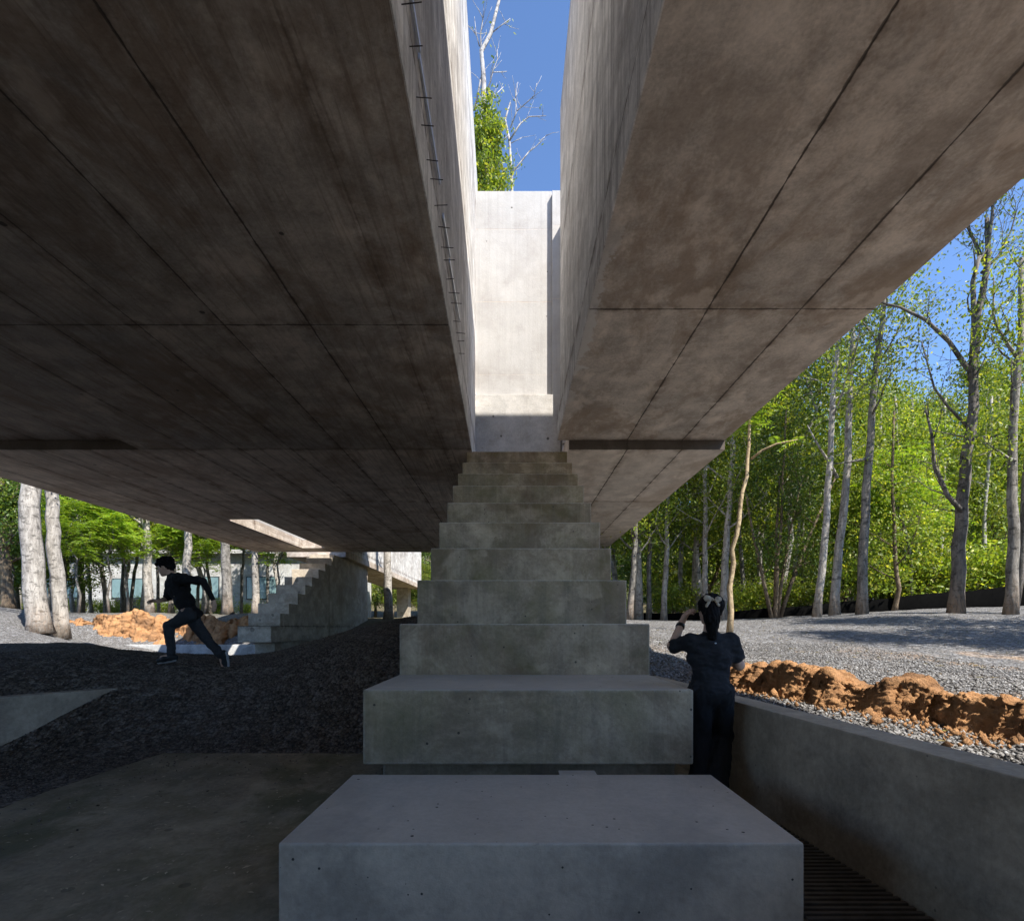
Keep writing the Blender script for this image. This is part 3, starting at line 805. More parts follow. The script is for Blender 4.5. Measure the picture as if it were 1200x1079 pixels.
# ------------------------------------------------------------------ earth
def bank(name, path, out, label, seed, sc=1.0, nu=420, nv=90, zbase=-0.70, back=0.75):
    """a cut bank of earth: flat top running back into the gravel, steep crumbling face towards the path side
    path: (x, y, height, base z); out: horizontal direction of the face"""
    path = np.array(path, float)
    us = np.linspace(0, 1, nu)
    seg = np.r_[0, np.cumsum(np.hypot(np.diff(path[:, 0]), np.diff(path[:, 1])))]; seg /= seg[-1]
    C = np.stack([np.interp(us, seg, path[:, k]) for k in range(4)], 1)
    o = np.array(out, float); o /= np.linalg.norm(o)
    V = np.zeros((nu, nv, 3))
    fz = lambda x, y, z, f, oc=4: mnoise.fractal((x * f / sc + seed, y * f / sc, z * f / sc), .85, 2.1, oc)
    for i in range(nu):
        x, y, H, zb = C[i]
        endf = min(1, us[i] / .05, (1 - us[i]) / .05)
        Hh = H * (0.35 + .65 * endf) * (1 + .28 * fz(x, y, 0, 2.2) + .12 * fz(x, y, 3, 7))
        scal = (.09 * fz(x, y, 9, 1.8) + .05 * fz(x, y, 5, 6)) * sc * 1.4         # scalloped edge
        for j in range(nv):
            v = j / (nv - 1)
            if v < .42:                                     # top, from the back to the crest
                t_ = v / .42
                w = -back * sc * (1 - t_); z = Hh * (t_ * t_ * (3 - 2 * t_)) ** .6
            elif v < .85:                                   # face
                t_ = (v - .42) / .43
                w = (.16 * t_ ** 1.3) * sc * (H / sc / .3); z = Hh * (1 - t_ ** 1.15 * .93)
            else:                                           # spilled toe
                t_ = (v - .85) / .15
                w = (.16 * H / sc / .3 + .22 * t_) * sc; z = Hh * .07 * (1 - t_) - .05 * sc * t_
            w += scal
            V[i, j] = (x + o[0] * w, y + o[1] * w, zb + z)
    V = V.reshape(-1, 3)
    ii = np.arange(nu * nv).reshape(nu, nv)
    Q = np.stack([ii[:-1, :-1], ii[1:, :-1], ii[1:, 1:], ii[:-1, 1:]], -1).reshape(-1, 4)
    N = vnormals(V, Q)
    if N[:, 2].mean() < 0: Q = Q[:, ::-1]
    for k_, (f_, a_, kind) in enumerate(((3.0, .075, 0), (7.5, .026, 1), (17.0, .024, 1), (42.0, .014, 0))):
        N = vnormals(V, Q)
        P_ = V * (f_ / sc)
        if kind: a = np.array([.5 - mnoise.turbulence(Vector(p_) + Vector((seed * 3 + k_, 0, 0)), 3, True) for p_ in P_])
        else: a = np.array([mnoise.fractal(Vector(p_) + Vector((seed * 3 + k_, 0, 0)), .8, 2.0, 3) for p_ in P_])
        V = V + N * (a * a_ * sc)[:, None]
    mo = mesh_obj(name, V, Q, M['soil'], smooth=True)
    return tag(mo, label, 'soil pile')
bank('soil_pile', [(2.62, 6.35, .14, -.70), (2.58, 5.9, .24, -.70), (2.62, 5.2, .33, -.70), (2.66, 4.75, .36, -.70), (2.72, 4.35, .25, -.70), (2.80, 3.9, .27, -.70), (2.86, 3.5, .25, -.70), (2.95, 3.1, .26, -.71), (3.08, 2.6, .25, -.71), (3.2, 2.2, .2, -.71)],
     (-1, -.25), 'ridge of broken orange clay lying on the gravel beside the right retaining wall', 2)
bank('soil_pile', [(-24.5, 25.6, .9, -.3), (-21.5, 26.8, 1.35, -.85), (-17.5, 27.9, 1.4, -.9), (-14, 28.1, 1.4, -.95), (-11.2, 28.2, 1.35, -1.0)],
     (.12, -1), 'tall cut bank of orange earth behind the running boy', 5, 3.4, 360, 80, back=.5)
def clods():
    rng = np.random.default_rng(21)
    n = 2200
    f = rng.uniform(0, 1, n)
    y = 6.2 - 3.9 * f; x = 2.60 + .5 * f + rng.normal(-.22, .17, n) + np.where(rng.random(n) < .3, .7, 0)
    m = x > WALL_X(y) + .26
    x, y = x[m], y[m]; n = len(x)
    base_ = np.array([(1, 0, 0), (-1, 0, 0), (0, 1, 0), (0, -1, 0), (0, 0, 1), (0, 0, -1)], float)
    fc = np.array([(0, 2, 4), (2, 1, 4), (1, 3, 4), (3, 0, 4), (2, 0, 5), (1, 2, 5), (3, 1, 5), (0, 3, 5)])
    s_ = rng.gamma(1.6, .0055, n) + .003
    B = base_[None] * rng.uniform(.6, 1.2, (n, 6, 1)) + rng.normal(0, .2, (n, 6, 3))
    B = B * s_[:, None, None] + np.stack([x, y, surf(x, y) + s_ * .4 + .008], 1)[:, None, :]
    o = mesh_obj('soil_clods', B.reshape(-1, 3), (fc[None] + (np.arange(n) * 6)[:, None, None]).reshape(-1, 3), M['soil'])
    tag(o, 'crumbs of orange clay spilled on the gravel along the right wall', 'soil', kind='stuff')
clods()
def fallen_leaves():
    rng = np.random.default_rng(31)
    n = 700
    x = rng.uniform(1.8, 16, n); y = rng.uniform(2.4, 18, n)
    m = (x > WALL_X(y) + .3) | (y > 7); x, y = x[m], y[m]; n = len(x)
    q = np.array([(-1, 0, 0), (0, -.4, 0.25), (1, 0, .1), (0, .4, 0.2)])
    s_ = rng.uniform(.018, .05, n); a = rng.uniform(0, 6.28, n)
    Q = q[None] * s_[:, None, None]
    X = Q[..., 0] * np.cos(a)[:, None] - Q[..., 1] * np.sin(a)[:, None] + x[:, None]
    Y = Q[..., 0] * np.sin(a)[:, None] + Q[..., 1] * np.cos(a)[:, None] + y[:, None]
    Z = Q[..., 2] + (surf(x, y) + .022)[:, None]
    o = mesh_obj('fallen_leaves', np.stack([X, Y, Z], -1).reshape(-1, 3), np.arange(n * 4).reshape(-1, 4), leaf_mat('fallen_leaf', (.20, .14, .06), (.30, .24, .09), (.22, .28, .06), .2))
    tag(o, 'fallen brown and yellow leaves scattered on the sunlit gravel', 'fallen leaves', kind='stuff')
fallen_leaves()
# ------------------------------------------------------------------ trees
class Tree:
    def __init__(self, seed):
        self.r = random.Random(seed); self.n = np.random.default_rng(seed)
        self.wV = []; self.wF = []; self.c = []; self.fr = []
    def limb(self, pts, rad, k=6):
        V, Fc = tube(pts, rad, k, cap=True)
        n = len(self.wV)
        self.wV += V; self.wF += [tuple(i + n for i in f) for f in Fc]
    def grow(self, p, d, L, r, depth, tip=0.25, up=0.25, kids=4, twig=0.45, leafy=1.0, wob=.16):
        """a curving limb with side limbs; leaf points gather at the ends"""
        n = 5 if depth else 4
        pts = [Vector(p)]; rad = [r]
        dd = Vector(d).normalized()
        for i in range(n):
            dd = (dd + Vector((self.r.gauss(0, wob), self.r.gauss(0, wob), self.r.gauss(0, wob * .6) + up * .25))).normalized()
            pts.append(pts[-1] + dd * (L / n)); rad.append(max(r * (1 - (1 - tip) * (i + 1) / n), 0.006))
        self.limb(pts, rad, 5 if r > .03 else 4)
        if depth > 0:
            for j in range(kids):
                f = 0.3 + 0.65 * (j + self.r.random()) / kids
                q = f * n; i = min(int(q), n - 1)
                pp = pts[i].lerp(pts[i + 1], q - i)
                axis = (pts[i + 1] - pts[i]).normalized()
                side = Vector((self.r.gauss(0, 1), self.r.gauss(0, 1), self.r.gauss(0, .7)))
                side = (side - axis * side.dot(axis)).normalized()
                self.grow(pp, axis * 0.6 + side * 0.9, L * twig * self.r.uniform(.7, 1.25), rad[i] * .5, depth - 1, .3, up, max(2, kids - 1), twig, leafy, wob * 1.2)
        for i in range(1 if depth == 0 else 3, n + 1):
            if self.r.random() < leafy: self.c.append((pts[i], dd.copy()))
        return pts
    def trunk(self, path, rad, k=9):
        self.limb(path, rad, k)
        self.path = [Vector(p) for p in path]; self.rad = rad
    def at(self, t):
        q = t * (len(self.path) - 1); i = min(int(q), len(self.path) - 2)
        return self.path[i].lerp(self.path[i + 1], q - i), self.rad[i] + (self.rad[i + 1] - self.rad[i]) * (q - i)
    def crown(self, clear, nb, blen, depth=1, kids=4, up=.25, elev=(15, 60), leafy=1.0, top=True):
        a = self.r.uniform(0, 6.28)
        for i in range(nb):
            t = clear + (0.98 - clear) * (i + self.r.random()) / nb
            p, r = self.at(t); a += 2.4 + self.r.uniform(-.5, .5)
            e = R(self.r.uniform(*elev))
            L = blen * (1.05 - .55 * (t - clear) / (1 - clear)) * self.r.uniform(.65, 1.2)
            self.grow(p, (math.cos(a) * math.cos(e), math.sin(a) * math.cos(e), math.sin(e)), L, max(.012, r * .42), depth, .25, up, kids, leafy=leafy)
    def leaves(self, per, spread, size, mode='leaf', fr=None):
        if not self.c: return np.zeros((0, 3)), np.zeros((0, 4), int)
        C = np.array([tuple(c[0]) for c in self.c])
        g = self.n
        if mode == 'leaf':
            cen = np.repeat(C, per, 0) + g.normal(0, spread, (len(C) * per, 3)) * (1, 1, .75)
            n = len(cen)
            ax = g.normal(0, 1, (n, 3)); ax[:, 2] -= .55; ax /= np.linalg.norm(ax, axis=1, keepdims=True)
            s = size * g.uniform(.55, 1.35, n)
            wd = 0.46
        else:
            out_c = []; out_a = []; out_s = []
            for ci, (c0, d0) in enumerate(self.c):
                for f in range(per):
                    d = np.array([self.r.gauss(0, 1), self.r.gauss(0, 1), self.r.uniform(-.1, .5)]); d /= np.linalg.norm(d)
                    Lf = spread * self.r.uniform(.7, 1.3)
                    npair = 9
                    side = np.cross(d, (0, 0, 1)); side /= max(np.linalg.norm(side), 1e-6)
                    for q in range(npair):
                        f_ = (q + 1) / npair
                        pp = np.array(c0) + d * Lf * f_ + np.array((0, 0, -.35 * Lf * f_ * f_))
                        ls = size * (1 - .45 * abs(f_ - .45))
                        for sg in (-1, 1):
                            a = side * sg + d * .45 + np.array((0, 0, -.3))
                            a /= np.linalg.norm(a)
                            out_c.append(pp + a * ls * .5); out_a.append(a); out_s.append(ls)
            cen = np.array(out_c); ax = np.array(out_a); s = np.array(out_s); n = len(cen); wd = 0.28
        rv = g.normal(0, 1, (n, 3)) + (np.array((0, 0, 2.0)) if mode != 'leaf' else np.array((0, 0, .6)))
        w = np.cross(ax, rv); w /= np.maximum(np.linalg.norm(w, axis=1, keepdims=True), 1e-6)
        h = (s * .5)[:, None]
        V = np.stack([cen - ax * h, cen + w * h * wd - ax * h * .1, cen + ax * h, cen - w * h * wd - ax * h * .1], 1).reshape(-1, 3)
        return V, np.arange(n * 4).reshape(-1, 4)

def put_tree(name, label, base, tr, bark, leafmat=None, leafdata=None, cat='tree', group=None, partname='trunk'):
    t = empty(name, base, label, cat, group)
    mesh_obj(partname, tr.wV, tr.wF, bark, t, smooth=True, local=True)
    if leafdata is not None and len(leafdata[0]):
        mesh_obj('crown', leafdata[0], leafdata[1], leafmat, t, local=True)
    return t

def copy_tree(src, loc, rz, sc, label, group=None):
    c = src.copy(); COL.objects.link(c)
    c.location = loc; c.rotation_euler = (0, 0, rz); c.scale = (sc, sc, sc * random.Random(int(loc[0] * 97)).uniform(.9, 1.1))
    c['label'] = label
    if group: c['group'] = group
    for ch in src.children:
        k = ch.copy(); COL.objects.link(k); k.parent = c
    return c

def base(px, D): 
    X = (px - 600) / F * D
    return Vector((X, D, gh(X, D) - 0.06))

def px_path(pts, D, base_pt, jit=0.0, rng=None):
    """trunk line through photo bearings at distance D, relative to the tree base"""
    out = [Vector((0, 0, 0))]
    for (x, y) in pts:
        q = P(x, y, D) - base_pt
        if rng: q.y += rng.uniform(-jit, jit)
        out.append(q)
    return out

# --- named trees on the right
def rad_line(n, r0, r1, flare=1.28):
    return [r0 * flare if i == 0 else r0 + (r1 - r0) * i / (n - 1) for i in range(n)]

def tall(px, D, pts, r0, r1, seed, label, bark, leafmat, clear=.45, nb=10, blen=2.6, per=28, spread=.42, size=.125, depth=1, kids=4, mode='leaf', leafy=.8, extra=None, name='slender_tree', up=.3, group=None):
    tr = Tree(seed); b = base(px, D)
    path = px_path(pts, D, b, .12, tr.r)
    # subdivide
    fine = []
    for i in range(len(path) - 1):
        for q in range(3): fine.append(path[i].lerp(path[i + 1], q / 3) + Vector((tr.r.gauss(0, .02), tr.r.gauss(0, .02), 0)) * (1 if i + q else 0))
    fine.append(path[-1])
    tr.trunk(fine, rad_line(len(fine), r0, r1))
    if extra: extra(tr, b)
    if nb: tr.crown(clear, nb, blen, depth, kids, up, leafy=leafy)
    return put_tree(name, label, b, tr, bark, leafmat, tr.leaves(per, spread, size, mode) if per else None, group=group)

tall(957, 19, [(965, 640), (972, 540), (978, 450), (988, 330), (992, 240)], .135, .05, 21, 'slender white-barked tree, leftmost of the three pale trunks right of the woman', M['bark_pale'], M['leaf_mid'], clear=.5, nb=9, blen=2.6)
def ex2(tr, b):
    q = P(981, 560, 19.6) - b
    tr.grow(q, (-.6, -.2, .8), 2.3, .07, 0)
tall(978, 19.6, [(986, 640), (991, 540), (995, 440), (1002, 340), (1010, 230)], .165, .06, 22, 'straight tree with reddish stained foot, middle of the three pale trunks right of the woman', M['bark_pale'], M['leaf_grey'], clear=.52, nb=11, blen=3.0, extra=ex2)
def ex3(tr, b):
    q = P(1022, 535, 19) - b
    tr.grow(q, (-1, .1, -.35), 1.4, .07, 0, up=-.1)
tall(1010, 19, [(1014, 640), (1020, 540), (1026, 460), (1032, 380), (1040, 260)], .175, .06, 23, 'grey flaking tree with a stub limb, rightmost of three trunks right of the woman', M['bark_grey'], M['leaf_mid'], clear=.5, nb=11, blen=3.0, extra=ex3)

def bare(tr, b):
    D = 17.0
    def br(pts, r0, r1, dep=1, kids=4, L=1.6):
        w = [P(x, y, D + (tr.r.uniform(-.3, .3) if i_ else 0)) - b for i_, (x, y) in enumerate(pts)]
        tr.limb(w, [r0 + (r1 - r0) * i / (len(w) - 1) for i in range(len(w))], 6)
        for i in range(1, len(w)):
            d = (w[i] - w[i - 1]).normalized()
            for q in range(kids):
                s = Vector((tr.r.gauss(0, .8), tr.r.gauss(0, .8), tr.r.gauss(.3, .5)))
                tr.grow(w[i - 1].lerp(w[i], tr.r.random()), d + s, L * tr.r.uniform(.5, 1.1), max(.012, r1 * .7), dep, .3, .3, 3, .5, .22)
    br([(1142, 440), (1131, 428), (1112, 400), (1085, 375), (1055, 360), (1025, 353)], .09, .025, 1, 2, 1.0)
    br([(1138, 445), (1142, 380), (1140, 330), (1148, 300)], .10, .05, 0, 2, 1.2)
    br([(1154, 310), (1143, 285), (1132, 262), (1120, 240)], .06, .02)
    br([(1154, 310), (1162, 260), (1166, 215), (1180, 170)], .07, .02)
    br([(1150, 320), (1170, 300), (1185, 270), (1192, 245)], .05, .015)
    br([(1152, 400), (1162, 370), (1175, 355), (1185, 350)], .05, .015, 1, 2)
    br([(1128, 600), (1110, 580), (1095, 545), (1092, 510), (1085, 480)], .09, .03, 1, 2, 1.4)
    br([(1136, 502), (1112, 478), (1095, 455), (1088, 430), (1080, 400)], .05, .02, 1, 2, 1.2)
tall(1120, 17, [(1126, 640), (1133, 560), (1138, 480), (1147, 390), (1153, 320), (1158, 255)], .21, .06, 24, 'tall bare-limbed tree with forked dark branches against the sky', M['bark_bare'], M['leaf_grey'], nb=0, per=7, spread=.22, size=.12, extra=bare, name='bare_tree')
def ex5(tr, b):
    w = [Vector((.35, .3, 0)), P(1200, 640, 16.3) - b, P(1203, 560, 16.3) - b, P(1215, 440, 16.3) - b]
    tr.limb(w, [.15, .13, .11, .07], 7)
    tr.grow(P(1190, 540, 16) - b, (-1, 0, .2), 1.3, .05, 1)
    tr.grow(P(1193, 420, 16) - b, (-1, 0, .5), 2.6, .06, 1)
tall(1184, 16, [(1187, 640), (1190, 560), (1191, 470), (1194, 400), (1200, 300)], .165, .06, 25, 'twin-stemmed grey tree at the right edge of the picture', M['bark_grey'], M['leaf_mid'], clear=.5, nb=9, blen=2.3, leafy=.6, extra=ex5)
def ex6(tr, b):
    w = [P(880, 538, 14) - b, P(893, 528, 13.8) - b, P(910, 520, 13.6) - b, P(935, 515, 13.5) - b]
    tr.limb(w, [.035, .03, .022, .012], 6); tr.c += [(w[3], Vector((1, 0, 0))), (w[2], Vector((1, 0, 0)))]
tall(855, 14, [(858, 660), (863, 610), (873, 560), (879, 500), (880, 450)], .075, .025, 26, 'thin tan sapling with one side branch just right of the woman', M['bark_tan'], M['leaf_bright'], clear=.7, nb=4, blen=1.0, per=2, spread=.6, size=.16, mode='frond', extra=ex6, name='sapling')
tall(738, 24, [(741, 680), (744, 640), (747, 560), (750, 470)], .16, .06, 27, 'grey trunk showing just right of the stepped pier', M['bark_grey'], M['leaf_mid'], clear=.4, nb=10, blen=2.6)
tall(778, 25, [(779, 680), (781, 620), (783, 540), (785, 450)], .15, .06, 28, 'mottled grey trunk left of the woman, above her raised elbow', M['bark_pale'], M['leaf_dark'], clear=.35, nb=10, blen=2.6)
tall(826, 24, [(826, 680), (826, 620), (828, 540), (832, 450)], .15, .05, 29, 'greyish trunk directly behind the head of the woman', M['bark_pale'], M['leaf_mid'], clear=.4, nb=10, blen=2.6)
tall(847, 23, [(848, 680), (852, 620), (856, 540), (860, 440)], .2, .06, 30, 'stout pale trunk leaning behind the tan sapling', M['bark_pale'], M['leaf_mid'], clear=.45, nb=10, blen=2.6)
def clump(tr, b):
    for dx, lean in ((-.5, -.1), (.35, .12), (.8, .25), (.1, .02)):
        w = [Vector((dx * .3, .1 * dx, 0)), Vector((dx * .6 + lean, .1, 1.5)), Vector((dx + lean * 3, .2, 3.5)), Vector((dx * 1.4 + lean * 6, .1, 6))]
        tr.limb(w, [.09, .075, .06, .03], 6)
        for q in (1.2, 2.2, 2.8): 
            tr.grow(w[int(q)].lerp(w[min(int(q) + 1, 3)], q % 1), (tr.r.gauss(0, 1), tr.r.gauss(0, 1), .8), 1.8, .03, 1)
tall(908, 22, [(909, 690), (912, 640), (918, 560), (922, 480)], .09, .03, 31, 'clump of several thin dark stems between woman and white-barked tree', M['bark_brown'], M['leaf_dark'], clear=.5, nb=6, blen=2.0, extra=clump, name='multi_stem_tree')
tall(1048, 21, [(1050, 690), (1046, 640), (1044, 560), (1050, 480)], .1, .04, 32, 'thin shaded stem standing between the grey flaking tree and the bare tree', M['bark_brown'], M['leaf_mid'], clear=.3, nb=12, blen=2.2)

tr_r = random.Random(5)
for i_, (px, D_) in enumerate(((760, 26), (795, 29), (812, 27), (872, 27), (888, 30), (930, 26), (942, 29), (1030, 27), (1065, 25), (1078, 29), (1100, 26), (1150, 24), (1168, 27))):
    ln = tr_r.uniform(-9, 9)
    tall(px, D_, [(px + ln * .4, 660), (px + ln, 600), (px + ln * 1.4, 530), (px + ln * 2, 465)], tr_r.uniform(.09, .14), .05, 120 + i_, 'slim pale trunk deep among the leaves of the right-hand woods', M['bark_pale'] if i_ % 3 else M['bark_grey'], M['leaf_mid'], clear=.45, nb=8, blen=2.2, per=22, spread=.4, size=.15, name='slim_tree', group='slim trunks of the right-hand woods')

# --- named trees on the left
tall(47, 22, [(42, 690), (38, 640), (36, 590), (36, 540), (38, 400)], .42, .3, 41, 'thickest pale trunk at the far left, with a flared foot in the gravel', M['bark_pale'], M['leaf_mid'], clear=.78, nb=9, blen=3.5, name='pale_tree')
tall(72, 23, [(68, 690), (66, 640), (62, 590), (60, 540), (62, 400)], .30, .2, 42, 'second pale trunk, right beside the thickest one at far left', M['bark_pale'], M['leaf_mid'], clear=.78, nb=9, blen=3.0, name='pale_tree')
tall(176, 33, [(174, 680), (173, 640), (171, 600), (168, 520)], .28, .18, 43, 'shaded trunk with sunlit top just left of the running boy', M['bark_pale'], M['leaf_mid'], clear=.6, nb=8, blen=3, name='pale_tree')
tall(216, 33, [(218, 680), (220, 640), (220, 600), (222, 520)], .27, .18, 44, 'pale straight trunk just right of the head of the running boy', M['bark_pale'], M['leaf_mid'], clear=.6, nb=8, blen=3, name='pale_tree')
tall(267, 31, [(266, 690), (264, 650), (263, 610), (262, 520)], .30, .2, 45, 'grey trunk with tan foot behind the outstretched arm of the boy', M['bark_grey'], M['leaf_mid'], clear=.6, nb=8, blen=3, name='pale_tree')
tall(300, 34, [(299, 690), (298, 660), (297, 620), (296, 540)], .24, .15, 46, 'speckled trunk close to the lowest steps of the back pier', M['bark_pale'], M['leaf_mid'], clear=.6, nb=8, blen=3, name='pale_tree')
tall(10, 27, [(8, 690), (5, 640), (3, 600), (0, 520)], .3, .18, 47, 'brown shaded trunk at the left edge behind the gravel crest', M['bark_brown'], M['leaf_dark'], clear=.35, nb=12, blen=3, name='brown_tree')
tall(125, 36, [(122, 690), (118, 650), (112, 620), (108, 560)], .16, .1, 48, 'thin grey leaning trunk among the bright feathery foliage at left', M['bark_grey'], M['leaf_bright'], clear=.35, nb=10, blen=2.6, per=2, spread=.8, size=.25, mode='frond', name='leaning_tree')
tall(455, 38, [(455, 690), (454, 650), (453, 600), (452, 400)], .32, .2, 49, 'pale trunk standing alone in front of the far concrete wing', M['bark_pale'], M['leaf_mid'], clear=.6, nb=8, blen=3, name='pale_tree')

for i_, (px, D_, ln) in enumerate(((92, 38, 6), (108, 41, -8), (143, 42, 2), (152, 39, 10), (186, 43, -3), (232, 42, 4), (247, 40, -5), (283, 44, 3), (313, 42, 2))):
    tall(px, D_, [(px + ln * .3, 690), (px + ln * .7, 660), (px + ln, 630), (px + ln * 1.5, 580)], .13, .08, 80 + i_, 'thin speckled trunk in front of the white house among the left woods', M['bark_grey'], M['leaf_mid'], clear=.55, nb=8, blen=2.4, per=20, spread=.4, size=.2, name='thin_tree', group='thin trunks in front of the white house')

# --- the tree seen up through the gap
tr = Tree(61); D = 24.0
X0 = (572 - 600) / F * D; b = Vector((X0, D, gh(X0, D) - .05))
tr.trunk([Vector((0, 0, 0)), Vector((.1, 0, 6)), Vector((-.1, .1, 12)), Vector((0, .1, 18.5)), Vector((-.1, 0, 23.0))], [.3, .24, .18, .12, .05])
tr.crown(.70, 40, 1.45, 1, 4, .35, (10, 70))
g1 = tr.leaves(13, .20, .17)
put_tree('green_topped_tree', 'tree with narrow green crown poking above the white end wall', b, tr, M['bark_grey'], M['leaf_mid'], g1)
def dead(px, D, polys, seed, label):
    tr = Tree(seed); X = (px - 600) / F * D
    b = Vector((X, D, gh(X, D) - .05))
    for j, (pts, r0, r1) in enumerate(polys):
        w = [P(x, y, D + (tr.r.uniform(-.4, .4) if j else 0)) - b for x, y in pts]
        if j == 0: w = [Vector((0, 0, 0)), Vector((0, 0, 8))] + w
        tr.limb(w, [r0 + (r1 - r0) * i / (len(w) - 1) for i in range(len(w))], 6)
        if j:
            for i in range(1, len(w)):
                dd = (w[i] - w[i - 1]).normalized()
                for q in range(2):
                    tr.grow(w[i - 1].lerp(w[i], tr.r.random()), dd + Vector((tr.r.gauss(0, .7), tr.r.gauss(0, .6), tr.r.gauss(.2, .4))), tr.r.uniform(.4, 1.1), .014, 0, .4, .3, leafy=.1)
    put_tree('dead_tree', label, b, tr, M['bark_white'], M['leaf_grey'], tr.leaves(2, .1, .16))
dead(566, 25, [([(556, 260), (566, 140), (567, 95), (564, 60), (575, 40), (585, 0), (590, -60)], .2, .05),
               ([(556, 130), (561, 105), (566, 80)], .05, .03), ([(564, 60), (563, 40), (566, 22), (560, 10)], .04, .015), ([(575, 40), (590, 28), (598, 22)], .03, .012),
               ([(567, 115), (575, 95), (577, 85), (594, 84)], .04, .012), ([(577, 85), (583, 70), (583, 58)], .025, .01), ([(560, 140), (580, 112), (590, 102)], .03, .01),
               ([(562, 55), (558, 40), (556, 20)], .03, .01)], 62, 'leafless tree with white forking twigs at the left of the sky gap')
dead(600, 25, [([(599, 260), (600, 215), (597, 165), (592, 140), (598, 120)], .12, .03),
               ([(597, 165), (610, 145), (620, 137), (640, 136)], .045, .012), ([(600, 203), (608, 193), (620, 178), (628, 172), (641, 158)], .045, .01),
               ([(598, 150), (606, 130), (604, 115), (607, 96)], .03, .01), ([(606, 130), (620, 118), (626, 112), (629, 98)], .025, .01), ([(586, 168), (596, 158)], .025, .01), ([(599, 168), (612, 161)], .02, .01)], 63,
     'smaller leafless tree with fine white twigs in the middle of the sky gap')

# --- dense woods: prototypes, then copies
protos = []
def proto(kind, seed):
    tr = Tree(seed); r = tr.r
    if kind == 'bushy':
        H = 8.5
        tr.trunk([Vector((r.gauss(0, .12) * i, r.gauss(0, .12) * i, H * i / 6)) for i in range(7)], rad_line(7, .13, .03))
        tr.crown(.16, 24, 2.5, 1, 4, .2, (0, 55))
        return tr, M['bark_brown'], M['leaf_mid'], tr.leaves(34, .38, .17)
    if kind == 'tall_leafy':
        H = 13
        tr.trunk([Vector((r.gauss(0, .1) * i, r.gauss(0, .1) * i, H * i / 7)) for i in range(8)], rad_line(8, .19, .04))
        tr.crown(.25, 26, 3.0, 1, 4, .25, (5, 60))
        return tr, M['bark_pale'], M['leaf_mid'], tr.leaves(32, .44, .20)
    if kind == 'high':
        H = 13
        tr.trunk([Vector((r.gauss(0, .1) * i, r.gauss(0, .1) * i, H * i / 7)) for i in range(8)], rad_line(8, .16, .04))
        tr.crown(.42, 26, 3.0, 1, 4, .25, (5, 60))
        return tr, M['bark_pale'], M['leaf_mid'], tr.leaves(32, .44, .20)
    if kind == 'dark':
        H = 11
        tr.trunk([Vector((r.gauss(0, .1) * i, r.gauss(0, .1) * i, H * i / 7)) for i in range(8)], rad_line(8, .17, .04))
        tr.crown(.14, 28, 3.0, 1, 4, .15, (-5, 50))
        return tr, M['bark_grey'], M['leaf_dark'], tr.leaves(32, .44, .20)
    if kind == 'feathery':
        H = 8.0
        tr.trunk([Vector((r.gauss(0, .12) * i, r.gauss(0, .12) * i, H * i / 6)) for i in range(7)], rad_line(7, .1, .03))
        tr.crown(.45, 17, 2.1, 1, 3, .3, (5, 50))
        return tr, M['bark_grey'], M['leaf_bright'], tr.leaves(2, .85, .26, 'frond')
    if kind == 'shrub':
        for q in range(7):
            a = q * .9
            tr.grow((0, 0, 0), (math.cos(a) * .6, math.sin(a) * .6, 1), 2.0, .03, 1, .3, .1, 4)
        return tr, M['bark_brown'], M['leaf_mid'], tr.leaves(20, .28, .17)

desc = {'bushy': ('bushy_tree', 'mid-green bushy tree in the dense woods', 'bushy trees of the woods'),
        'tall_leafy': ('leafy_tree', 'tall pale-stemmed leafy tree in the dense woods', 'tall leafy trees of the woods'),
        'dark': ('dark_tree', 'dark green shady tree in the dense woods', 'dark trees of the woods'),
        'feathery': ('feathery_tree', 'small bright tree with feathery drooping leaves', 'feathery small trees'),
        'shrub': ('shrub', 'low leafy green shrub at the edge of the woods', 'shrubs at the edge of the woods')}
desc['high'] = ('high_crowned_tree', 'slim pale-trunked tree with a high crown in the woods', 'high-crowned trees of the woods')
lib = {}
def wood(kind, x, D, rz, sc, seed=0):
    loc = Vector((x, D, gh(x, D) - .08))
    nm, lab, grp = desc[kind]
    key = (kind, seed)
    if key not in lib:
        tr, bk, lm, ld = proto(kind, 100 + seed * 17 + len(kind))
        t = put_tree(nm, lab, loc, tr, bk, lm, ld, group=grp, partname='trunk' if kind != 'shrub' else 'stems', cat='shrub' if kind == 'shrub' else 'tree')
        t.rotation_euler = (0, 0, rz); t.scale = (sc, sc, sc)
        lib[key] = t
        return t
    return copy_tree(lib[key], loc, rz, sc, lab, grp)
wr = random.Random(77)
# right-hand woods: rows going back (bearing in photo pixels, distance)
for D, n, kinds, s0, s1 in ((26, 7, ['bushy', 'tall_leafy', 'bushy', 'high'], .75, 1.05), (31, 7, ['high', 'bushy', 'tall_leafy'], .9, 1.15), (38, 9, ['tall_leafy', 'dark'], 1.0, 1.25), (48, 8, ['dark', 'tall_leafy'], 1.1, 1.4)):
    for i in range(n):
        px = 690 + (1290 - 690) * (i + .5 + wr.uniform(-.3, .3)) / n
        dd = D + wr.uniform(-1.5, 2)
        wood(wr.choice(kinds), (px - 600) / F * dd, dd, wr.uniform(0, 6.28), wr.uniform(s0, s1), wr.choice((0, 1)))
for px, D in ((905, 24.5), (945, 24), (1000, 23.5), (1060, 23.5), (1095, 24), (1150, 22.5), (1190, 22), (1230, 21), (870, 25), (790, 27), (1040, 24.5)):
    wood('shrub', (px - 600) / F * D, D, wr.uniform(0, 6.28), wr.uniform(.8, 1.3))
for px, D in ((1090, 22), (960, 16.8)):
    wood('feathery', (px - 600) / F * D, D + 1, wr.uniform(0, 6.28), wr.uniform(.8, 1.0)) if D > 18 else None
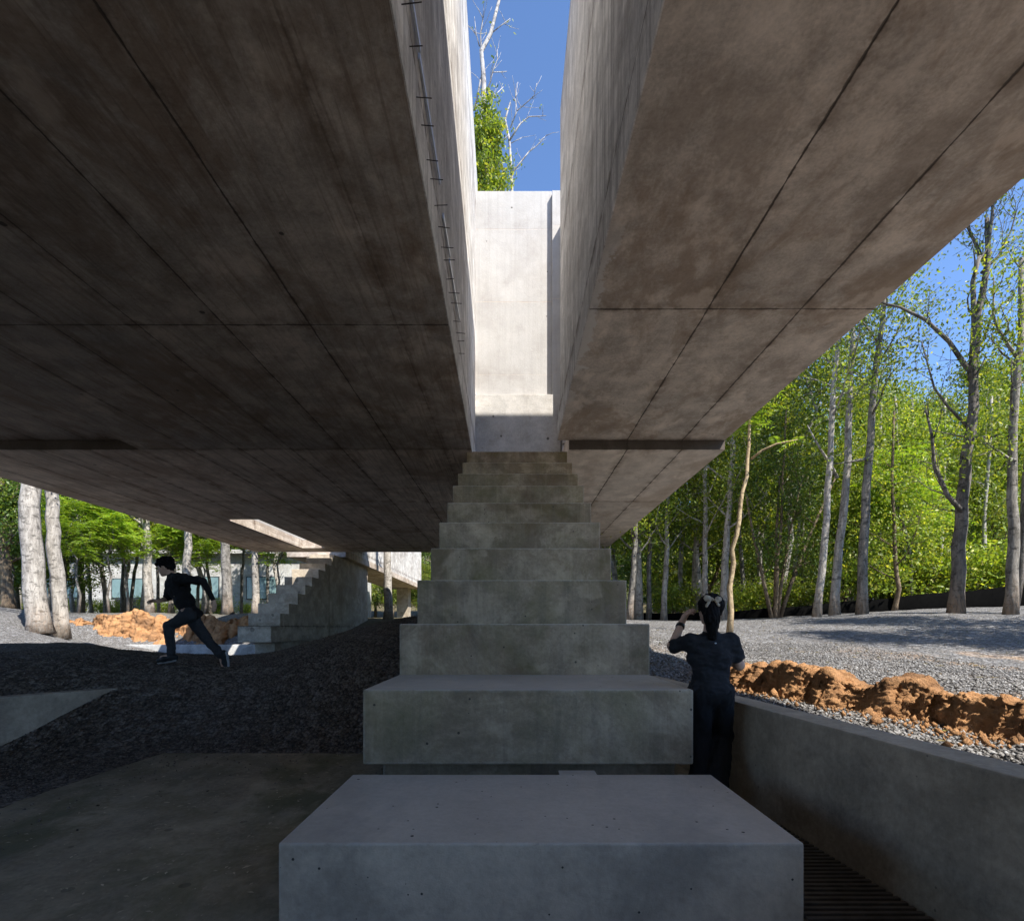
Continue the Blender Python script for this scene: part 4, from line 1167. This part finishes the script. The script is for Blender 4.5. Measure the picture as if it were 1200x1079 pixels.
# left-hand woods
for D, n, kinds, s0, s1 in ((37, 6, ['tall_leafy', 'high'], 1.0, 1.15), (46, 7, ['high', 'tall_leafy', 'high'], 1.0, 1.3)):
    for i in range(n):
        px = -60 + 400 * (i + .5 + wr.uniform(-.3, .3)) / n
        dd = D + wr.uniform(-2, 2)
        wood(wr.choice(kinds), (px - 600) / F * dd, dd, wr.uniform(0, 6.28), wr.uniform(s0, s1), wr.choice((0, 1)))
for px, D, s in ((92, 29, .75), (128, 31, .8), (150, 33, .85), (198, 34, .85), (15, 28, .8), (240, 35, .8), (325, 38, .9), (60, 32, .9)):
    wood('feathery', (px - 600) / F * D, D, wr.uniform(0, 6.28), s)
for px, D in ((-20, 27), (-10, 32), (20, 34), (75, 34)):
    wood('dark', (px - 600) / F * D, D, wr.uniform(0, 6.28), .9)
for D, n in ((60, 12), (74, 12)):
    for i in range(n):
        px = -80 + 460 * (i + .5 + wr.uniform(-.3, .3)) / n
        wood(wr.choice(['dark', 'bushy', 'tall_leafy']), (px - 600) / F * (D + 6), D + 6, wr.uniform(0, 6.28), wr.uniform(1.2, 1.5), wr.choice((0, 1)))
        px = 700 + 640 * (i + .5 + wr.uniform(-.3, .3)) / n
        wood(wr.choice(['dark', 'bushy']), (px - 600) / F * D, D, wr.uniform(0, 6.28), wr.uniform(1.2, 1.6), wr.choice((0, 1)))
for i in range(8):
    px = 690 + 560 * (i + wr.random()) / 8
    wood('shrub', (px - 600) / F * 33, 33, wr.uniform(0, 6.28), wr.uniform(.7, 1.6))
for i in range(14):
    px = -40 + 400 * (i + wr.random()) / 14
    wood('shrub', (px - 600) / F * 48, 48, wr.uniform(0, 6.28), wr.uniform(.5, .9))
for px in (385, 440, 470, 500, 530):
    wood('dark', (px - 600) / F * 66, 66, wr.uniform(0, 6.28), 1.1)
for x, D, k in ((-14.5, 64, 'bushy'), (-18, 63, 'bushy'), (-10.5, 63, 'bushy')):
    wood(k, x, D, wr.uniform(0, 6.28), .8)
# trees outside the frame to the right that throw their shade on the gravel
for x, D, s in ((14.5, 7.2, .85), (17.5, 9.0, .95), (15.8, 4.6, .8)):
    wood('tall_leafy', x, D, wr.uniform(0, 6.28), s, 1)

# ------------------------------------------------------------------ black fabric fence
t = empty('silt_fence', (12, 21, 0.3), 'low black fabric fence along the foot of the woods', 'fence')
fp = [(3.5, 27.5), (6, 26.5), (8.6, 25.0), (11.5, 22.6), (14.5, 21.2), (17.5, 20.4), (20.5, 19.8), (24, 19.2)]
ht = [.36, .36, .38, .42, .5, .65, .85, .9]
V = []; Fc = []
pts = []
for i in range(len(fp) - 1):
    for q in range(8):
        f = q / 8
        pts.append((fp[i][0] + (fp[i + 1][0] - fp[i][0]) * f, fp[i][1] + (fp[i + 1][1] - fp[i][1]) * f, ht[i] + (ht[i + 1] - ht[i]) * f))
for i, (x, y, h) in enumerate(pts):
    y2 = y + .03 * math.sin(i * 1.7)
    z = gh(x, y)
    z1 = z + h + .02 * math.sin(i * .9)
    V += [(x, y2, z - .15), (x, y2, z1), (x + .012, y2 + .012, z1), (x + .012, y2 + .012, z - .15)]
    if i:
        k = 4 * i
        Fc += [(k - 4, k, k + 1, k - 3), (k - 3, k + 1, k + 2, k - 2), (k - 2, k + 2, k + 3, k - 1)]
mesh_obj('fabric', V, Fc, M['black_net'], t, True)
for i in range(0, len(pts), 8):
    x, y, h = pts[i]
    MB().tube([(x, y + .06, gh(x, y) - .2), (x, y + .06, gh(x, y) + h + .05)], .025, 6).build('post', M['frame'], t)

# ------------------------------------------------------------------ people
def hand(wrist, fwd, nrm, thumb_side, curl=0.5, s=1.0):
    """palm, four jointed fingers and a thumb as round cones"""
    f = Vector(fwd).normalized(); n = Vector(nrm); n = (n - f * n.dot(f)).normalized()
    sd = f.cross(n) * thumb_side
    W = Vector(wrist)
    pr = [('c', W, W + f * .05 * s + sd * .012 * s, .022 * s, .024 * s, .012), ('c', W + f * .02 * s - sd * .012 * s, W + f * .075 * s - sd * .022 * s, .018 * s, .017 * s, .012),
          ('c', W + f * .03 * s, W + f * .08 * s + sd * .02 * s, .018 * s, .016 * s, .012)]
    for i, L in enumerate((.072, .080, .074, .058)):
        p = W + f * .082 * s + sd * (.030 - .020 * i) * s
        c = curl * (0.8 + .12 * i)
        d1 = (f * math.cos(c * .8) + n * math.sin(c * .8)); d2 = (f * math.cos(c * 1.7) + n * math.sin(c * 1.7)); d3 = (f * math.cos(c * 2.3) + n * math.sin(c * 2.3))
        a = p + d1 * L * .45 * s; b = a + d2 * L * .32 * s; e = b + d3 * L * .25 * s
        pr += [('c', p, a, .0092 * s, .0085 * s, .004), ('c', a, b, .0085 * s, .0078 * s, .004), ('c', b, e, .0078 * s, .0066 * s, .004)]
    p = W + f * .03 * s + sd * .024 * s
    a = p + (f * .6 + sd * .75 + n * .25).normalized() * .038 * s; b = a + (f * .85 + sd * .3 + n * .4).normalized() * .028 * s
    pr += [('c', p, a, .013 * s, .0105 * s, .008), ('c', a, b, .0105 * s, .008 * s, .004)]
    return pr

def head(c, face, up, s=1.0):
    """skull, jaw, nose, brow, ears, lips; face = direction looked at"""
    f = Vector(face).normalized(); u = Vector(up); u = (u - f * u.dot(f)).normalized(); l = u.cross(f)
    Rm = np.array([list(l), list(f), list(u)]).T
    C = Vector(c)
    return [('e', C + u * .02 * s, (.074 * s, .094 * s, .092 * s), Rm, .02), ('e', C - u * .045 * s + f * .030 * s, (.052 * s, .058 * s, .066 * s), Rm, .03),
            ('c', C - u * .002 * s + f * .088 * s, C - u * .034 * s + f * .106 * s, .008 * s, .013 * s, .012),
            ('c', C + u * .016 * s + f * .086 * s + l * .03 * s, C + u * .016 * s + f * .086 * s - l * .03 * s, .011 * s, .011 * s, .012),
            ('c', C - u * .062 * s + f * .083 * s + l * .017 * s, C - u * .062 * s + f * .083 * s - l * .017 * s, .0095 * s, .0095 * s, .008),
            ('e', C - u * .094 * s + f * .064 * s, (.022 * s, .02 * s, .017 * s), Rm, .02),
            ('e', C - u * .01 * s + l * .077 * s - f * .005 * s, (.010 * s, .021 * s, .032 * s), Rm, .006), ('e', C - u * .01 * s - l * .077 * s - f * .005 * s, (.010 * s, .021 * s, .032 * s), Rm, .006)], (f, u, l, Rm)

def eyes(t, C, fr, s=1.0):
    f, u, l, Rm = fr
    for sg in (-1, 1):
        V, Q = sdf_mesh([('e', Vector(C) + f * .084 * s + l * .031 * s * sg - u * .004 * s, (.012 * s, .008 * s, .006 * s), Rm, .004)], .003, .004)
        mesh_obj('eye', V, Q, M['watch'], t, True)

# ---- woman walking away
WD = 4.0
def W(px, py, d=0.0): return P(px, py, WD + d)
t = empty('person', (1.5, WD, FLOOR_Z), 'woman in navy shirt and black trousers walking away, beige bow in her tied hair', 'person')
hc = W(832, 714, .03)
hp, fr = head(hc, (-.35, .93, -.05), (0, .05, 1), .98)
Ls, Rs = W(809, 752), W(856, 751); Le, Re = W(788, 757, .10), W(866, 779, .02)
Lw = W(799, 729, .20); Rw = W(851, 772, .25)
Lh, Rh = W(822, 812), W(845, 812); Lk, Rk = W(820, 870, .06), W(847, 862, .10)
La, Ra = W(820, 931, -.02), W(838, 922, -.12)
body = hp + [('c', W(832, 734, .0), W(832, 752, -.01), .046, .056), ('c', Ls, Rs, .038, .038, .03), ('e', W(832, 768), (.135, .075, .13), None, .04), ('e', W(833, 795), (.105, .065, .11), None, .04),
             ('e', W(833, 812), (.13, .085, .09), None, .04),
             ('c', Ls, Le, .036, .038), ('c', Le, Lw, .038, .026), ('c', Rs, Re, .036, .038), ('c', Re, Rw, .040, .026),
             ('c', Lh, Lk, .078, .052), ('c', Lk, La, .052, .036), ('c', Rh, Rk, .078, .052), ('c', Rk, Ra, .052, .036),
             ('c', La, La + Vector((0, .13, -.045)), .035, .025), ('c', Ra, Ra + Vector((0, .11, -.075)), .035, .025)]
body += hand(Lw, W(813, 704, .12) - Lw, Vector((.8, -.2, .1)), 1, .6, .95) + hand(Rw, Vector((-.5, .7, .2)), Vector((-.5, -.3, .6)), 1, .6, .95)
V, Q = sdf_mesh(body, .006, .018)
mesh_obj('body', V, Q, M['skin'], t, True)
eyes(t, hc, fr, .98)
# hair: cap, tied bundle falling to the nape
u = fr[1]; fdir = fr[0]
hair = [('e', hc + u * .028 - fdir * .014, (.088, .100, .096), fr[3], .02), ('e', hc - fdir * .085 + u * .03, (.045, .035, .05), fr[3], .02),
        ('c', W(833, 704, -.06), W(834, 724, -.09), .050, .055, .03), ('c', W(834, 724, -.09), W(835, 745, -.085), .055, .034, .02), ('c', hc + fdir * .02 + u * .05 - fr[2] * .07, hc - u * .03 - fr[2] * .078 - fdir * .02, .02, .014), ('c', hc + fdir * .02 + u * .05 + fr[2] * .07, hc - u * .03 + fr[2] * .078 - fdir * .02, .02, .014)]
V, Q = sdf_mesh(hair, .006, .02)
V = fold(V, Q, .008, 60, (1, 1, .2), 3)
mesh_obj('hair', V, Q, M['hair'], t, True)
bow = [('e', W(829, 701, -.118), (.030, .014, .024), Matrix.Rotation(.35, 3, 'Y'), .010), ('e', W(841.5, 702, -.118), (.028, .014, .022), Matrix.Rotation(-.35, 3, 'Y'), .010), ('e', W(835, 702, -.125), (.010, .012, .012), None, .01),
       ('c', W(832, 703, -.122), W(828, 710, -.125), .008, .011), ('c', W(838, 703, -.122), W(842, 709, -.125), .008, .010)]
V, Q = sdf_mesh(bow, .004, .008)
V = fold(V, Q, .004, 70, (1, 1, 1), 2)
mesh_obj('hair_bow', V, Q, M['beige'], t, True)
# shirt
mid = lambda a, b, f: a.lerp(b, f)
tee = [('c', Ls + Vector((.0, 0, -.005)), Rs + Vector((0, 0, -.005)), .060, .060, .04), ('e', W(832, 768), (.172, .108, .16), None, .05), ('e', W(833, 794), (.138, .096, .13), None, .05), ('e', W(833, 808), (.176, .118, .09), None, .04),
       ('c', Ls, mid(Ls, Le, .78), .060, .062, .03), ('c', Rs, mid(Rs, Re, .62), .058, .064, .03), ('c', W(832, 745, 0), W(832, 755, 0), .062, .085, .03)]
V, Q = sdf_mesh(tee, .007, .025)
V = fold(V, Q, .016, 8, (1, 1, 1.6), 3, 3); V = fold(V, Q, .007, 22, (.5, 1, 1.3), 2, 8)
shirt = mesh_obj('shirt', V, Q, M['tee_navy'], t, True)
V, Q = sdf_mesh([('e', W(838.5, 753.5, -.117), (.008, .006, .005), None, .004)], .003, .004)
mesh_obj('shirt_print', V, Q, M['white_mark'], t, True)
tr_ = [('e', W(833, 815), (.158, .112, .10), None, .04), ('c', Lh, Lk, .094, .082, .03), ('c', Lk, mid(Lk, La, .95), .082, .088, .02), ('c', Rh, Rk, .094, .078, .03), ('c', Rk, mid(Rk, Ra, .93), .074, .090, .02)]
V, Q = sdf_mesh(tr_, .008, .03)
V = fold(V, Q, .016, 9, (1, 1, .6), 3, 11)
mesh_obj('trousers', V, Q, M['pants_black'], t, True)
for a_, d_ in ((La, Vector((0, .15, -.05))), (Ra, Vector((0, .12, -.085)))):
    V, Q = sdf_mesh([('c', a_ + Vector((0, -.03, -.035)), a_ + d_ * .6 + Vector((0, 0, -.012)), .040, .042), ('c', a_ + d_ * .6 + Vector((0, 0, -.012)), a_ + d_ * 1.15, .042, .030)], .007, .02)
    V[:, 2] = np.maximum(V[:, 2], FLOOR_Z + .004)
    mesh_obj('shoe', V, Q, M['shoe_sole'], t, True)
V, Q = tube([Lw.lerp(Le, .10), Lw.lerp(Le, .22)], [.034, .036], 14)
wt = mesh_obj('watch', V, Q, M['watch'], t, True)

# ---- running boy
BD = 7.2
def B(zx, zy, d=0.0):
    return P(140 + zx / 6.344, 630 + zy / 6.344, BD + d)
t = empty('person', (-4.4, BD, gh(-4.4, BD)), 'boy in black shirt and charcoal trousers running to the left over the gravel', 'person')
hc = B(345, 222, 0)
hp, fr = head(hc, (-.97, -.12, -.2), (-.15, 0, 1), .98)
NS = B(438, 302, -.15); FS = B(400, 320, .15)              # near and far shoulder
NE, NW = B(622, 322, -.24), B(700, 468, -.20)
FE, FW = B(352, 452, .20), B(292, 470, .05)
NH = B(512, 575, -.09); FH = B(528, 580, .09)
NK, NA = B(372, 655, -.10), B(386, 872, -.09)
FK, FA = B(640, 742, .10), B(758, 880, .10)
body = hp + [('c', B(372, 255, 0), B(402, 300, 0), .046, .058), ('c', NS, FS, .058, .058, .04), ('e', B(435, 370, 0), (.115, .145, .15), Matrix.Rotation(-.45, 3, 'Y'), .05), ('e', B(480, 470, 0), (.095, .125, .14), Matrix.Rotation(-.45, 3, 'Y'), .05),
             ('e', B(518, 560, 0), (.10, .145, .10), Matrix.Rotation(-.3, 3, 'Y'), .05),
             ('c', NS, NE, .045, .038), ('c', NE, NW, .038, .025), ('c', FS, FE, .045, .038), ('c', FE, FW, .038, .025),
             ('c', NH, NK, .080, .054), ('c', NK, NA, .054, .035), ('c', FH, FK, .080, .054), ('c', FK, FA, .054, .035),
             ('c', NA, NA + Vector((-.13, 0, -.03)), .033, .024), ('c', FA, FA + Vector((.02, 0, -.14)), .033, .024)]
body += hand(NW, Vector((.12, 0, -1)), Vector((-1, .2, 0)), 1, .35, .95) + hand(FW, Vector((-1, -.25, .05)), Vector((0, -.4, -1)), 1, .7, .95)
V, Q = sdf_mesh(body, .006, .018)
mesh_obj('body', V, Q, M['skin'], t, True)
eyes(t, hc, fr, .98)
f_, u_, l_ = fr[0], fr[1], fr[2]
hair = [('e', hc + u_ * .045 - f_ * .012, (.090, .108, .082), fr[3], .02), ('e', hc - f_ * .06 + u_ * .005, (.075, .05, .07), fr[3], .02), ('c', hc + u_ * .10 + f_ * .05, hc + u_ * .065 + f_ * .105, .04, .026, .02),
        ('e', hc + u_ * .10 - f_ * .02, (.075, .09, .05), fr[3], .02)]
V, Q = sdf_mesh(hair, .006, .02)
V = fold(V, Q, .018, 26, (1, 1, 1), 3); V = fold(V, Q, .008, 70, (1, 1, 1), 2)
mesh_obj('hair', V, Q, M['hair'], t, True)
tee = [('c', NS, FS, .070, .070, .04), ('e', B(437, 372, 0), (.135, .165, .17), Matrix.Rotation(-.45, 3, 'Y'), .05), ('e', B(488, 480, 0), (.120, .145, .16), Matrix.Rotation(-.45, 3, 'Y'), .05), ('e', B(528, 570, 0), (.125, .160, .10), Matrix.Rotation(-.45, 3, 'Y'), .04),
       ('c', NS, mid(NS, NE, .80), .068, .066, .03), ('c', FS, mid(FS, FE, .85), .068, .066, .03), ('c', B(385, 275, 0), B(402, 300, 0), .056, .07, .03)]
V, Q = sdf_mesh(tee, .007, .025)
V = fold(V, Q, .022, 7, (1, 1, 1), 3, 5); V = fold(V, Q, .006, 24, (1, 1, 1), 2, 7)
mesh_obj('shirt', V, Q, M['tee_black'], t, True)
V, Q = sdf_mesh([('c', NS.lerp(NE, .7), NE, .044, .043), ('c', NE, NE.lerp(NW, .93), .043, .030)], .006, .02)
mesh_obj('sleeve', V, Q, M['tee_black'], t, True)
tr_ = [('e', B(522, 572, 0), (.112, .155, .10), None, .04), ('c', NH, NK, .094, .068, .03), ('c', NK, mid(NK, NA, .96), .068, .050, .02), ('c', FH, FK, .094, .068, .03), ('c', FK, mid(FK, FA, .93), .068, .052, .02)]
V, Q = sdf_mesh(tr_, .007, .03)
V = fold(V, Q, .014, 10, (1, 1, 1), 3, 13)
mesh_obj('trousers', V, Q, M['pants_grey'], t, True)
for a_, k_ in ((NA, NK), (FA, FK)):
    V, Q = sdf_mesh([('c', a_, a_.lerp(k_, .12), .040, .040)], .006, .01)
    mesh_obj('sock', V, Q, M['sock'], t, True)
for a_, d_, up_ in ((NA, Vector((-1, -.05, -.16)), Vector((0, 0, 1))), (FA, Vector((.10, .05, -1)), Vector((-1, 0, -.1)))):
    d_ = d_.normalized(); dn = -up_
    sh = mesh_obj('shoe', *sdf_mesh([('c', a_ - d_ * .045 + dn * .035, a_ + d_ * .09 + dn * .040, .041, .042), ('c', a_ + d_ * .09 + dn * .040, a_ + d_ * .165 + dn * .05, .042, .030), ('c', a_, a_ + dn * .03, .044, .044)], .006, .02), M['shoe_black'], t, True)
    mesh_obj('sole', *sdf_mesh([('c', a_ - d_ * .045 + dn * .072, a_ + d_ * .08 + dn * .076, .022, .022), ('c', a_ + d_ * .08 + dn * .076, a_ + d_ * .17 + dn * .076, .022, .018)], .006, .01), M['shoe_sole'], t, True)
